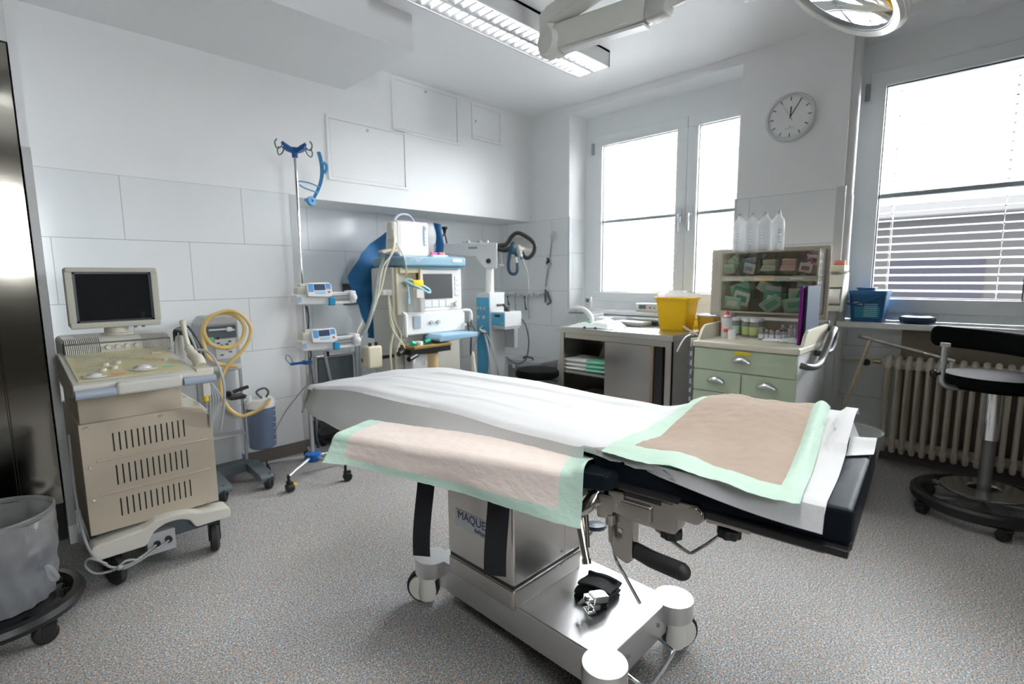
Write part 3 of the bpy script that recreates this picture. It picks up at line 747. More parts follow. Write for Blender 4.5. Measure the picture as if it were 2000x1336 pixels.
# ------------------------------------------------------------------ built-in stainless cabinet
cab = thing('steel_cabinet', 'tall built-in stainless steel cabinet at the left edge', 'cabinet', (-.45, 3.2, 0))
wb(cab).box(-1.28, .146, 3.03, 3.42, .19, 2.155).build('body', M_STEELD, cab)
wb(cab).box(-1.28, .146, 3.07, 3.42, 0, .19).build('plinth', M_BLACKP, cab)
for (a, c) in ((.011, .147), (-.50, .006), (-1.02, -.505)):
    wb(cab).box(a, c, 3.004, 3.03, .218, 2.16, .003).build('door', M_STEELD, cab)
# ------------------------------------------------------------------ bin with liner on a wheeled ring
bx_, by_ = -.075, 2.37
wbin = thing('wheeled_bin', 'waste bin with a knotted clear liner on a black wheeled ring', 'waste bin', (bx_, by_, 0))
b = MB(); b.lathe([(.185, .075), (.218, .078), (.224, .095), (.215, .112), (.19, .114), (.182, .095), (.185, .075)], seg=56, cap=False); 
for k in range(4):
    a = k*PI/2+.5; b.cyl((0, 0, .095), (.195*math.cos(a), .195*math.sin(a), .092), .012, seg=10)
b.cyl((0, 0, .085), (0, 0, .112), .14, seg=32)
b.build('base_ring', M_BLACKP, wbin)
for k in range(5):
    a = -1.02+k*2*PI/5; caster(wbin, .185*math.cos(a), .185*math.sin(a), .034, .034, a+1.2, top=.08)
b = MB(); b.lathe([(.132, .115), (.152, .30), (.150, .30), (.129, .118), (.001, .118)], seg=40, cap=False); b.build('bin_body', mat('bin_slate', (.16, .18, .22), .45), wbin)
def bag(u, v):
    t = 2*PI*u; kn = math.exp(-((((t+.75+PI) % (2*PI))-PI)/.5)**2)       # gathers toward the knot
    z = .118+.30*v; r = .140+.024*v+.012*math.sin(v*PI)+.004*math.sin(t*17+v*9)*(1-v)+.006*mn.noise((math.cos(t)*4, math.sin(t)*4, v*6))
    z += .012*math.sin(t*3+1)*(v > .9)+.03*kn*(1-abs(v-.35)*2)*math.sin(v*12)*.2
    r -= .018*kn*math.exp(-((v-.42)/.14)**2)
    return (r*math.cos(t), r*math.sin(t), z)
def bagin(u, v):
    t = 2*PI*u; z = .418-.20*v+.012*math.sin(t*3+1)*(v < .1); r = .163-.022*v+.005*mn.noise((math.cos(t)*5, math.sin(t)*5, v*7+3))
    return (r*math.cos(t), r*math.sin(t), z)
b = MB(); b.grid(90, 26, bag); b.grid(90, 14, bagin)
b.lathe([(.160, .41), (.168, .412), (.169, .425), (.162, .428), (.158, .418)], seg=60, cap=False)
kx, ky = .160*math.cos(-.75), .160*math.sin(-.75)
b.tube([(kx, ky, .24), (kx+.012, ky-.004, .238), (kx+.028, ky-.008, .20), (kx+.022, ky-.006, .185), (kx+.010, ky-.002, .20), (kx+.004, ky, .236)], .006, 8, 4)
b.build('liner', M_LINER, wbin)

# ------------------------------------------------------------------ ultrasound machine
us = thing('ultrasound_machine', 'cream ultrasound scanner on wheels with a dark monitor', 'ultrasound machine', (.40, 2.72, 0))
M_TAUPE = mat('taupe_sheet_metal', (.52, .455, .355), .42)
wb(us).prism([(.183, .222), (.628, .222), (.628, .603), (.594, .651), (.53, .662), (.183, .662)], 2.452, 3.03, 'xz', .004).build('front_panel', M_TAUPE, us)
wb(us).box(.19, .529, 2.475, 3.0, .655, .80, .006).build('upper_panel', M_TAUPE, us)
wb(us).prism([(.53, .64), (.61, .615), (.625, .63), (.59, .672), (.555, .70), (.53, .70)], 2.49, 2.95, 'xz', .004).build('side_collar', M_OFFWHITE, us)
for r_, (z0, z1, xa, xb) in enumerate(((.538, .612, .283, .520), (.402, .482, .283, .522), (.272, .346, .285, .524))):
    b = wb(us)
    for k in range(13):
        x = xa+(xb-xa)*k/12; zz = (k/12)*.004
        b.box(x-.0024, x+.0024, 2.4503, 2.456, z0+zz, z1+zz, .0015, 1)
    b.build('vent_row', M_DARK, us)
for z in (.51, .375):
    b = wb(us); b.box(.225, .605, 2.4485, 2.456, z-.004, z+.005, .003); b.build('embossed_rib', M_TAUPE, us)
for (x, z) in ((.205, .648), (.205, .493), (.205, .363), (.445, .648)):
    wb(us).cyl((x, 2.452, z), (x, 2.447, z), .006, seg=12, bev=.002).build('screw', M_CHROME, us)
# bumper with the arched cut-out
arch = [(.182, .135), (.345, .135)]
for i in range(9):
    t = i/8; arch.append((.345+.03*sstep(0, 1, min(t*2, 1))+.0, .135+.072*sstep(0, 1, t))) if i < 0 else None
arch += [(.355, .150), (.375, .185), (.41, .203), (.44, .206), (.47, .203), (.50, .19), (.515, .160), (.525, .148), (.655, .148), (.662, .165), (.655, .198), (.54, .212), (.50, .228), (.44, .236), (.38, .232), (.34, .212), (.182, .198), (.172, .18), (.172, .15)]
wb(us).prism(arch, 2.405, 2.50, 'xz', .010).build('bumper', M_OFFWHITE, us)
wb(us).box(.20, .64, 2.50, 3.02, .10, .225, .01).build('chassis', M_DGREY, us)
b = wb(us); b.box(.352, .452, 2.44, 2.50, .075, .165, .004); b.build('mains_panel', M_GREYP, us)
b = wb(us); b.cyl((.385, 2.44, .12), (.385, 2.43, .12), .012, seg=14); b.cyl((.425, 2.44, .125), (.425, 2.425, .125), .013, seg=14); b.build('socket', M_BLACKP, us)
for (x, y, a) in ((.245, 2.455, 1.9), (.600, 2.455, 1.3), (.245, 2.97, 1.2), (.60, 2.97, 1.8)): caster(us, x-.40, y-2.72, .062, .036, a, top=.135)
# console
b = wb(us); b.prism([(2.245, .825), (2.245, .842), (2.26, .848), (2.70, .902), (2.80, .902), (2.80, .79), (2.45, .77), (2.27, .80)], .166, .536, 'yz', .006)
con = b.build('console', M_OFFWHITE, us)
b = wb(us); b.box(.281, .486, 2.226, 2.275, .795, .842, .012, 3); b.build('console_lip', M_OFFWHITE, us)
def deck(y): return .848+(y-2.26)*(.054/.44)
M_PANEL = mat('control_panel_film', (.66, .59, .36), .45, bump=(60, .03))
b = wb(us); b.grid(2, 6, lambda u, v: (.185+u*.325, 2.285+v*.40, deck(2.285+v*.40)+.0035), .003); pnl = b.build('control_panel', M_PANEL, us)
M_KEY = mat('panel_key', (.60, .55, .38), .5); M_KEYG = mat('panel_print', (.48, .50, .42), .5)
b = wb(us)
for r_ in range(4):
    for k in range(18):
        x = .215+k*.0125; y = 2.545+r_*.026
        b.box(x-.0042, x+.0042, y-.006, y+.006, deck(y)+.003, deck(y)+.0045)
for r_ in range(2):
    for k in range(9):
        x = .20+k*.012; y = 2.42+r_*.03; b.box(x-.004, x+.004, y-.007, y+.007, deck(y)+.003, deck(y)+.0045)
b.build('key_field', M_KEYG, pnl)
def dome(x, y, r, m, name, h=.5, par=pnl):
    b = wb(us); b.lathe([(r*1.5, 0), (r*1.5, .003), (r*1.15, .004)], (x, y, deck(y)+.002), seg=24); b.ball((x, y, deck(y)+.004), r, (1, 1, h), 18, 10); b.build(name, m, par)
dome(.235, 2.325, .024, M_WHITE, 'trackball'); dome(.385, 2.36, .030, M_WHITE, 'trackball')
for (x, y) in ((.285, 2.46), (.325, 2.475), (.268, 2.385), (.305, 2.405), (.475, 2.445)):
    b = wb(us); b.cyl((x, y, deck(y)), (x, y, deck(y)+.014), .011, seg=16, bev=.003); b.build('dial', M_CREAM, pnl)
for (x, y, m) in ((.305, 2.325, M_ORANGE), (.305, 2.352, mat('pale_orange', (.8, .5, .25), .5)), (.465, 2.35, M_GREENL)):
    b = wb(us); b.lathe([(.001, .0035), (.026 if m is not M_MISS else .02, .0035), (.026, .002)], (x, y, deck(y)+.002), seg=20) if False else b.ball((x, y, deck(y)+.003), .024 if m is not MATS.get('pale_orange') else .012, (1, .35, .12), 18, 8); b.build('oval_key', m, pnl)
b = wb(us); b.box(.455, .49, 2.57, 2.64, deck(2.6)+.002, deck(2.6)+.006, .001); b.build('slide_field', M_CREAM, pnl)
b = wb(us); b.box(.20, .222, 2.655, 2.668, deck(2.66)+.003, deck(2.66)+.005); b.build('maker_mark', M_GREYP, pnl)
# grille hump with four knobs
def hump(x0, x1, m, name, ribs):
    b = wb(us)
    for (xa, xb) in ([(x0+(x1-x0)*k/ribs, x0+(x1-x0)*(k+.55)/ribs) for k in range(ribs)] if ribs else [(x0, x1)]):
        b.prism([(2.69, .895), (2.69, .915), (2.70, .938), (2.72, .955), (2.75, .962), (2.77, .962), (2.77, .895)], xa, xb, 'yz')
    return b.build(name, m, us)
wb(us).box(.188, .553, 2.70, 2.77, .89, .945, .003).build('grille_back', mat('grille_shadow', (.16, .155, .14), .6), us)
hump(.192, .302, M_OFFWHITE, 'speaker_grille', 18); hump(.446, .553, M_OFFWHITE, 'speaker_grille', 18); hump(.303, .445, M_OFFWHITE, 'knob_panel', 0)
for k in range(4):
    x = .326+k*.0325; wb(us).cyl((x, 2.69, .925), (x, 2.672, .922), .0095, seg=16, bev=.002).build('knob', M_CREAM, us)
wb(us).box(.185, .556, 2.77, 3.05, .77, .958, .02, 3).build('rear_hood', M_OFFWHITE, us)
# handles
for (a, c) in ((.168, .281), (.486, .597)):
    b = wb(us); b.cyl((a, 2.236, .812), (c, 2.236, .812), .0165, seg=18, bev=.003); b.build('handle', M_SLATEBLUE if False else mat('handle_grey_blue', (.36, .41, .50), .4), us)
# right wing with probe holder
wb(us).prism([(.537, .80), (.597, .80), (.60, .815), (.60, .852), (.537, .852)], 2.262, 2.70, 'xz', .006).build('probe_shelf', M_CREAM, us)
b = wb(us); b.lathe([(.030, 0), (.034, .02), (.030, .07), (.024, .10), (.018, .105), (.001, .105)], (.575, 2.60, .852), seg=20); b.build('holder_cup', M_WHITE, us)
b = wb(us); b.tube([(.575, 2.34, .852), (.572, 2.36, .875), (.562, 2.40, .895), (.556, 2.43, .93), (.552, 2.44, .985), (.551, 2.45, 1.02), (.553, 2.455, 1.03)], [.022, .023, .021, .017, .0105, .009, .011, .013, .010], 14, 4)
b.ball((.552, 2.452, 1.024), .0125, (1, 1, .9)); b.build('endocavity_probe', M_CREAM, us)
b = wb(us); b.box(.558, .586, 2.27, 2.30, .735, .80, .004); b.build('plug_housing', M_OFFWHITE, us)
wb(us).cyl((.57, 2.285, .737), (.57, 2.285, .715), .010, seg=12).build('yellow_plug', M_YELLOW, us)
b = wb(us)
for k, (x, y) in enumerate(((.552, 2.62), (.56, 2.66), (.574, 2.68), (.588, 2.68), (.60, 2.66))):
    b.tube([(x, y, .93), (x, y, .965+.004*k), (x+.012, y-.01, .975+.004*k), (x+.03, y-.02, .96), (x+.055, y-.03, .90), (x+.06, y-.05, .84)], .0052, 7, 4)
b.build('cable_bundle', M_TUBED, us)
b = wb(us)
for k in range(5):
    d = k*.011
    b.tube([(.585, 2.36-.01*k, .80), (.60+d*.4, 2.36, .76), (.607+d, 2.38, .70), (.612+d*.6, 2.42, .60+.012*k), (.625, 2.50, .52)], .0048, 7, 4)
b.tube([(.60, 2.50, .90), (.64, 2.46, .885), (.672, 2.43, .80), (.677, 2.43, .68), (.66, 2.47, .53)], .0055, 8, 5)
b.tube([(.56, 2.62, .985), (.60, 2.60, .97), (.62, 2.58, .90), (.612, 2.56, .87), (.60, 2.57, .87)], .005, 8, 5)
b.build('probe_cable', M_TUBEG, us)
b = wb(us)
b.tube([(.165, 2.60, .60), (.158, 2.52, .36), (.168, 2.42, .20), (.21, 2.385, .125), (.245, 2.38, .10), (.29, 2.385, .098), (.34, 2.41, .105), (.38, 2.43, .118)], .0048, 8, 5)
b.tube([(.215, 2.385, .125), (.17, 2.40, .16), (.155, 2.42, .13), (.18, 2.40, .095), (.235, 2.38, .095), (.27, 2.38, .115), (.30, 2.38, .105), (.26, 2.378, .088), (.32, 2.40, .09), (.425, 2.425, .124)], .0048, 8, 5)
b.ball((.25, 2.378, .098), .011)
b.build('mains_cable', mat('mains_cable_grey', (.30, .30, .30), .5), us)
# monitor
wb(us).lathe([(.062, 0), (.060, .006), (.046, .012), (.045, .05)], (.392, 2.915, .955), seg=28).build('monitor_foot', M_BEIGE, us)
b = wb(us)
xa, xb, za, zb, y = .226, .556, .992, 1.256, 2.85
b.prism([(xa+.012, za), (xb-.012, za), (xb, za+.012), (xb, zb-.008), (xb-.008, zb), (xa+.008, zb), (xa, zb-.008), (xa, za+.012)], y+.012, y+.06, 'xz', .004)
b.prism([(xa+.04, za+.03), (xb-.04, za+.03), (xb-.05, zb-.03), (xa+.05, zb-.03)], y+.06, y+.16, 'xz', .01)
for (p, q, r_, s_) in ((xa, xb, zb-.021, zb), (xa, xb, za, za+.026)): b.box(p+.003, q-.003, y, y+.014, r_, s_, .005)
for (p, q) in ((xa, xa+.026), (xb-.027, xb)): b.box(p, q, y, y+.014, za+.024, zb-.019, .004)
mo = b.build('monitor_case', mat('monitor_beige', (.46, .45, .38), .4), us)
wb(us).box(xa+.02, xb-.02, y+.008, y+.013, za+.018, zb-.014).build('screen', M_SCREEN, mo)
b = wb(us); b.box(xa+.026, xb-.027, y+.0055, y+.009, za+.026, za+.034); b.box(xa+.026, xb-.027, y+.0055, y+.009, zb-.028, zb-.021); b.box(xa+.026, xa+.035, y+.0055, y+.009, za+.026, zb-.021); b.box(xb-.036, xb-.027, y+.0055, y+.009, za+.026, zb-.021); b.build('screen_mask', mat('screen_mask_navy', (.022, .026, .036), .35), mo)
for x in (.455, .485): wb(us).cyl((x, 2.86, .992), (x, 2.86, .986), .007, seg=12).build('dial', M_DGREY, mo)
wb(us).box(.375, .405, 2.849, 2.851, 1.001, 1.006).build('maker_mark', M_GREYP, mo)

# ------------------------------------------------------------------ suction pump
sp = thing('suction_pump', 'grey suction pump column with a coiled amber hose and a slate jar', 'suction pump', (.92, 3.2, 0))
b = wb(sp); b.prism([(.822, .70), (.99, .70), (1.0, .72), (1.0, .955), (.985, .99), (.835, .99), (.805, .95), (.80, .72)], 3.215, 3.40, 'xz', .008); b.build('head', M_GREYP, sp)
wb(sp).box(.822, .995, 3.205, 3.24, .945, .99, .01).build('head_cap', mat('light_grey_plastic', (.56, .58, .59), .4), sp)
wb(sp).box(.825, .988, 3.21, 3.222, .865, .938, .006).build('dark_slot', M_DGREY, sp)
b = wb(sp); b.box(.84, .935, 3.198, 3.212, .912, .922, .003); b.ball((.945, 3.20, .915), .016, (1.2, .5, .9)); b.box(.945, .975, 3.196, 3.21, .905, .915, .003); b.build('hose_hook', M_WHITE, sp)
wb(sp).box(.868, .975, 3.208, 3.216, .745, .86, .008).build('scale_panel', mat('panel_silver', (.62, .64, .66), .3), sp)
b = wb(sp)
for (x, z) in ((.885, .84), (.90, .825), (.915, .81), (.93, .83), (.945, .845), (.93, .80), (.945, .785), (.90, .77)): b.ball((x, 3.207, z), .008, (1.3, .2, .7), 10, 6)
b.build('gauge_print', M_DGREY, sp)
wb(sp).box(.828, .865, 3.208, 3.216, .852, .876, .003).build('green_switch', M_GREENL, sp)
wb(sp).cyl((.885, 3.212, .868), (.885, 3.204, .868), .007, seg=12).build('black_knob', M_BLACKP, sp)
wb(sp).box(.815, .995, 3.19, 3.36, .675, .71, .012, 3).build('head_tray', mat('light_grey_plastic', (.56, .58, .59), .4), sp)
wb(sp).box(.805, .985, 3.27, 3.40, .09, .69, .01).build('column', mat('light_grey_plastic', (.56, .58, .59), .4), sp)
b = wb(sp); b.cyl((.998, 3.24, .09), (.998, 3.24, .76), .009, seg=12); b.cyl((.81, 3.24, .09), (.81, 3.24, .68), .009, seg=12); b.build('upright', M_ALU, sp)
b = wb(sp); b.box(.80, 1.0, 3.19, 3.3, .285, .297, .003); b.build('tray', mat('light_grey_plastic', (.56, .58, .59), .4), sp)
wb(sp).prism([(.78, .055), (1.03, .055), (1.02, .115), (.79, .115)], 3.19, 3.42, 'xz', .008).build('base', M_DGREY, sp)
for x in (.79, 1.015):
    wb(sp).prism([(3.22, .055), (3.22, .108), (2.985, .09), (2.955, .072), (2.955, .048)], x-.038, x+.038, 'yz', .006).build('leg', M_DGREY, sp)
for (x, y, a) in ((.785, 2.975, 1.1), (1.025, 2.975, .9), (.80, 3.38, 1), (1.01, 3.38, 1)): caster(sp, x-.92, y-3.2, .036, .036, a, top=.078)
b = wb(sp); b.box(.90, .99, 3.12, 3.22, .515, .535, .006); b.box(.865, .92, 3.16, 3.2, .535, .56, .006); b.tube([(.92, 3.14, .56), (.975, 3.13, .575), (1.0, 3.13, .58)], .010, 10, 3); b.build('jar_bracket', M_BLACKP, sp)
jar = wb(sp).lathe([(.001, .205), (.066, .205), (.074, .215), (.080, .455), (.076, .455), (.070, .22), (.001, .215)], (1.06, 3.13, 0), seg=36).build('jar', mat('slate_jar', (.13, .18, .29), .3), sp)
b = wb(sp); b.lathe([(.083, .452), (.084, .478), (.07, .498), (.03, .507), (.001, .508)], (1.06, 3.13, 0), seg=36); b.tube([(.985, 3.13, .478), (.995, 3.11, .478), (.99, 3.11, .53)], .014, 10, 2); b.build('jar_lid', M_WHITE, jar)
b = wb(sp); b.tube([(1.06, 3.10, .507), (1.03, 3.09, .55), (1.075, 3.09, .565), (1.10, 3.10, .535), (1.085, 3.11, .50)], .006, 8, 4); b.build('jar_clip', M_DGREY, jar)
b = wb(sp)
for k in range(6): b.box(1.098+.0012*k, 1.112+.0012*k, 3.058, 3.0595, .25+k*.036, .254+k*.036)
b.build('jar_scale', M_WHITE, jar)
b = wb(sp)
b.tube([(1.09, 3.05, .505), (1.05, 3.045, .465), (.98, 3.07, .432), (.93, 3.09, .43), (.875, 3.10, .49), (.855, 3.11, .58), (.865, 3.12, .655), (.91, 3.14, .72), (.985, 3.15, .785), (1.035, 3.16, .85), (1.052, 3.17, .92), (1.02, 3.18, .985),
        (.96, 3.16, 1.022), (.89, 3.15, 1.018), (.83, 3.14, .985), (.80, 3.14, .925), (.825, 3.15, .855), (.875, 3.16, .822), (.94, 3.165, .815), (.995, 3.17, .85), (1.02, 3.18, .91), (1.005, 3.185, .965), (.95, 3.185, 1.006), (.88, 3.175, 1.01), (.82, 3.165, .975), (.797, 3.155, .90),
        (.805, 3.15, .80), (.84, 3.15, .745), (.90, 3.16, .715), (.96, 3.17, .70)], .0105, 10, 4)
b.build('hose', M_TUBEY, sp)
# thin lead from the jar to the pump stand
tag(MB().tube([(1.10, 3.12, .22), (1.17, 3.20, .28), (1.24, 3.22, .37), (1.30, 3.15, .48), (1.31, 3.04, .56)], .0035, 6, 5).build('lead', M_TUBEG), 'thin grey lead hanging between the suction jar and the infusion stand', 'cable')

# ------------------------------------------------------------------ infusion stand
iv = thing('infusion_stand', 'steel infusion stand with a blue hub and blue hook head', 'infusion stand', (1.30, 3.0, 0))
MB().lathe([(.030, .080), (.046, .088), (.050, .112), (.046, .132), (.022, .142), (.001, .142)], seg=20).build('hub', mat('hub_blue', (.01, .14, .52), .35), iv)
for k in range(5):
    a = math.radians(216+72*k); c, s = math.cos(a), math.sin(a)
    b = MB(); b.tube([(.03*c, .03*s, .112), (.18*c, .18*s, .098), (.262*c, .262*s, .088)], .0105, 10, 2)
    lg = b.build('leg', M_ALU, iv); b = MB()
    b.at((.265*c, .265*s, 0), (0, 0, a+1.0)); b.cyl((0, 0, .05), (0, 0, .098), .008, seg=10); b.lathe([(.008, -.019), (.022, -.019), (.0265, -.012), (.0265, .012), (.022, .019), (.008, .019)], (.01, 0, .027), (0, 1, 0), 20); b.box(-.012, .03, -.012, .012, .045, .062, .004)
    b.build('caster', M_RUBBER, lg)
b = MB(); b.at((.265*math.cos(math.radians(216)), .265*math.sin(math.radians(216)), 0)); b.box(.012, .036, -.026, -.008, .035, .047, .003); b.build('brake_tab', M_YELLOW, iv)
MB().cyl((0, 0, .13), (0, 0, 1.12), .0135, seg=16).build('outer_pole', M_ALU, iv)
MB().cyl((0, 0, 1.10), (0, 0, 1.93), .0085, seg=14).build('inner_pole', M_CHROME, iv)
MB().lathe([(.015, 1.09), (.024, 1.10), (.026, 1.135), (.018, 1.15), (.010, 1.15)], seg=18).build('collar', M_WHITE, iv)
HB = mat('hook_blue', (.012, .10, .34), .35)
b = MB()
for k in range(4):
    a = math.radians(20+90*k); c, s = math.cos(a), math.sin(a)
    b.tube([(0, 0, 1.925), (.04*c, .04*s, 1.935), (.085*c, .085*s, 1.955)], [.014, .012, .009], 10, 3)
b.cyl((0, 0, 1.89), (0, 0, 1.945), .016, seg=14)
b.build('hook_head', HB, iv)
for k in range(4):
    a = math.radians(20+90*k); c, s = math.cos(a), math.sin(a)
    b = MB(); b.tube([(.08*c, .08*s, 1.95), (.098*c, .098*s, 1.925), (.125*c, .125*s, 1.918), (.135*c, .135*s, 1.945), (.12*c, .12*s, 1.965)], .0035, 6, 4); b.build('wire_hook', M_DGREY, iv)
b = MB(); b.lathe([(.013, .69), (.028, .69), (.030, .70), (.028, .712), (.013, .712)], seg=16); b.box(-.10, .02, -.012, .012, .694, .708, .004); b.tube([(-.10, 0, .70), (-.125, .0, .735), (-.12, -.01, .76), (-.10, -.01, .74), (-.085, 0, .705)], .002, 6, 4); b.build('blue_clamp', HB, iv)
b = MB(); b.tube([(.012, -.012, 1.04), (.018, -.014, .98), (.016, -.012, .92), (.014, -.014, .80), (.02, -.014, .74), (.012, -.016, .70), (.03, -.01, .50), (.04, .02, .40), (.03, .01, .25), (.05, .02, .15)], .005, 8, 4)
b.tube([(.015, .012, .46), (.05, .02, .40), (.065, .05, .33), (.10, .10, .28), (.13, .14, .22)], .004, 6, 4); b.tube([(.01, .02, .50), (.04, .03, .38), (.045, .03, .28), (.04, .02, .15)], .004, 6, 4)
b.build('power_lead', M_TUBED, iv)
def pump():
    t = thing('syringe_pump', 'upper white syringe pump clamped to the infusion stand', 'syringe pump', (1.385, 2.93, 1.05), 0, 'syringe pumps on the infusion stand')
    b = MB(); b.prism([(-.175, .015), (-.165, .004), (.02, .0), (.02, .055), (-.12, .062), (-.175, .06)], -.05, .05, 'xz', .005); b.box(.0, .18, -.05, -.03, -.002, .012, .004); b.box(-.02, .18, -.02, .05, .0, .056, .006)
    b.build('body', M_WHITE, t)
    b = MB(); b.box(-.02, .178, -.048, -.028, .058, .070, .004); b.build('upper_rail', M_WHITE, t)
    b = MB(); b.box(.148, .188, -.062, .03, .0, .076, .010, 3); b.ball((.172, -.055, .035), .024, (.9, .7, 1)); b.build('plunger_head', M_WHITE, t)
    b = MB(); b.box(.02, .15, -.030, -.022, .022, .026); b.box(.02, .15, -.030, -.022, .044, .048); b.build('guide_rod', M_GREYMETAL, t)
    b = MB().at((-.045, -.058, .085), (math.radians(-12), 0, 0)); b.prism([(-.075, -.038), (.05, -.046), (.075, -.036), (.075, .03), (.06, .042), (-.06, .042), (-.078, .03)], -.012, .012, 'xz', .006); h = b.build('control_head', M_WHITE, t)
    b = MB().at((-.045, -.058, .085), (math.radians(-12), 0, 0)); b.box(-.035, .032, -.0145, -.011, -.004, .032, .002); b.build('display', mat('lcd_grey', (.05, .08, .14), .2), h)
    b = MB().at((-.045, -.058, .085), (math.radians(-12), 0, 0)); b.box(-.068, -.038, -.0135, -.011, -.012, .034, .003); b.box(.036, .066, -.0135, -.011, .002, .034, .003); b.build('key_pad', mat('pump_key_blue', (.10, .30, .60), .4), h)
    b = MB().at((-.045, -.058, .085), (math.radians(-12), 0, 0)); b.box(-.03, .03, -.0135, -.011, -.026, -.010, .003); b.build('key_row', mat('pump_key_pale', (.35, .55, .75), .4), h)
    b = MB().at((-.045, -.058, .085), (math.radians(-12), 0, 0)); b.cyl((.052, -.0115, -.016), (.052, -.0145, -.016), .006, seg=12); b.build('red_key', mat('pump_red', (.4, .03, .08), .4), h)
    b = MB(); b.box(.012, .050, -.066, -.03, -.008, .040, .006, 3); b.build('syringe_clip', mat('clip_blue', (.02, .26, .48), .35), t)
    b = MB(); b.box(-.172, -.15, -.0515, -.0495, .016, .048); b.build('side_label', mat('pump_label', (.35, .45, .6), .5), t)
    b = MB(); b.box(-.15, -.06, -.01, .06, .056, .105, .012); b.box(-.13, -.02, -.0, .05, .10, .122, .006); b.build('handle_block', M_OFFWHITE, t)
    return t
p1 = pump()
p2 = dup(p1, (1.398, 2.93, .782), 0, 'lower white syringe pump clamped to the infusion stand')
# blue mask strap hanging from the hooks
b = MB()
b.sweep([(1.425-.0*i, 2.96, 1.935-.0*i) for i in (0,)]+[(1.425+.022*math.sin(i/14*PI)-.05*(i/14)**2, 2.955, 1.93-.27*i/14) for i in range(1, 15)], Vector((.5, -.85, 0)).normalized(), .024, .004)
b.tube([(1.415, 2.95, 1.73), (1.36, 2.94, 1.745), (1.30, 2.94, 1.75), (1.29, 2.945, 1.745)], .004, 6, 4); b.tube([(1.405, 2.95, 1.70), (1.37, 2.93, 1.70), (1.31, 2.93, 1.715), (1.29, 2.94, 1.73)], .004, 6, 4)
b.lathe([(.008, -.01), (.026, -.01), (.028, .01), (.009, .012), (.008, -.01)], (1.352, 2.94, 1.645), (.3, -.9, .2), 16, cap=False); b.tube([(1.375, 2.95, 1.665), (1.36, 2.95, 1.65), (1.32, 2.945, 1.65)], .010, 8, 3)
b.tube([(1.435, 2.95, 1.875), (1.455, 2.94, 1.865), (1.458, 2.94, 1.835), (1.445, 2.95, 1.815)], .010, 8, 3)
tag(b.build('mask_strap', mat('strap_light_blue', (.10, .34, .62), .45)), 'light blue mask strap hanging from the hook head of the infusion stand', 'strap')
# ------------------------------------------------------------------ wall access panels
def hatch(label, xa, xb, za, zb, lock):
    t = thing('access_panel', label, 'access panel', ((xa+xb)/2, YW, za))
    b = wb(t)
    b.box(xa, xb, YW-.010, YW, za, za+.022, .002); b.box(xa, xb, YW-.010, YW, zb-.022, zb, .002); b.box(xa, xa+.022, YW-.010, YW, za+.022, zb-.022); b.box(xb-.022, xb, YW-.010, YW, za+.022, zb-.022)
    b.build('frame', M_WALL, t)
    wb(t).box(xa+.025, xb-.025, YW-.006, YW, za+.025, zb-.025, .002).build('door', M_WALL, t)
    wb(t).cyl((lock[0], YW-.006, lock[1]), (lock[0], YW-.010, lock[1]), .010, seg=14).build('lock', M_TRIM, t)
hatch('lower left access panel above the recess beside the hook head', 1.715, 2.365, 1.878, 2.312, (2.03, 2.262))
hatch('upper middle access panel touching the ceiling line', 2.245, 2.895, 2.302, 2.70, (2.56, 2.655))
hatch('small square access panel nearest the room corner', 3.04, 3.40, 2.39, 2.69, (3.085, 2.54))

# ------------------------------------------------------------------ anaesthesia machine in the recess
an = thing('anaesthesia_machine', 'off white anaesthesia machine with a blue grey top shelf and trays', 'anaesthesia machine', (2.28, 3.25, 0))
b = wb(an); b.box(1.97, 2.19, 3.09, 3.37, .25, 1.272, .01); b.box(2.19, 2.56, 3.08, 3.40, .12, 1.272, .012); b.build('body', M_OFFWHITE, an)
b = wb(an); b.box(2.005, 2.165, 3.04, 3.092, 1.235, 1.272); b.box(2.165, 2.18, 3.03, 3.092, .955, 1.272, .003); b.box(1.985, 2.005, 3.06, 3.092, .94, 1.272); b.build('bay', mat('bay_cream', (.58, .54, .40), .5), an)
b = wb(an); b.box(2.165, 2.56, 3.045, 3.09, .955, 1.265, .012); sf = b.build('screen_panel', M_WHITE, an)
wb(an).box(2.20, 2.465, 3.038, 3.046, 1.045, 1.228, .003).build('screen', mat('screen_grey', (.07, .075, .08), .25), sf)
b = wb(an)
MK = mat('key_pale_grey', (.62, .64, .66), .4)
for k in range(4): wb(an).box(2.205+k*.065, 2.262+k*.065, 3.04, 3.046, .985, 1.035, .002).build('key', MK, sf)
for k in range(4): wb(an).box(2.49, 2.535, 3.04, 3.046, 1.06+k*.04, 1.09+k*.04, .002).build('key', MK, sf)
wb(an).cyl((2.50, 3.046, 1.0), (2.50, 3.02, 1.0), .024, seg=24, bev=.004).build('dial', M_OFFWHITE, sf)
b = wb(an); b.box(2.0, 2.57, 3.02, 3.09, .79, .955, .016, 3); fr = b.build('front_console', M_WHITE, an)
for x in (2.24, 2.305): wb(an).cyl((x, 3.02, .875), (x, 3.008, .875), .015, seg=18).build('gauge', M_GREYP, fr)
wb(an).box(2.085, 2.15, 3.012, 3.025, .84, .93, .008).build('flow_window', mat('flow_window', (.35, .42, .48), .2), fr)
for (xa, xb) in ((2.0, 2.03), (2.565, 2.62)):
    b = wb(an); x = xa-.012 if xa < 2.2 else xb
    if xa < 2.2: b.tube([(2.01, 3.03, .955), (1.985, 2.975, .95), (1.985, 2.965, .935), (1.985, 2.965, .81), (1.985, 2.975, .80), (2.01, 3.02, .80)], .013, 12, 3)
    else: b.tube([(2.55, 3.03, .945), (2.60, 3.02, .945), (2.625, 3.02, .925), (2.625, 3.02, .85), (2.61, 3.03, .83), (2.56, 3.05, .83)], .013, 12, 3)
    b.build('handle', M_WHITE, an)
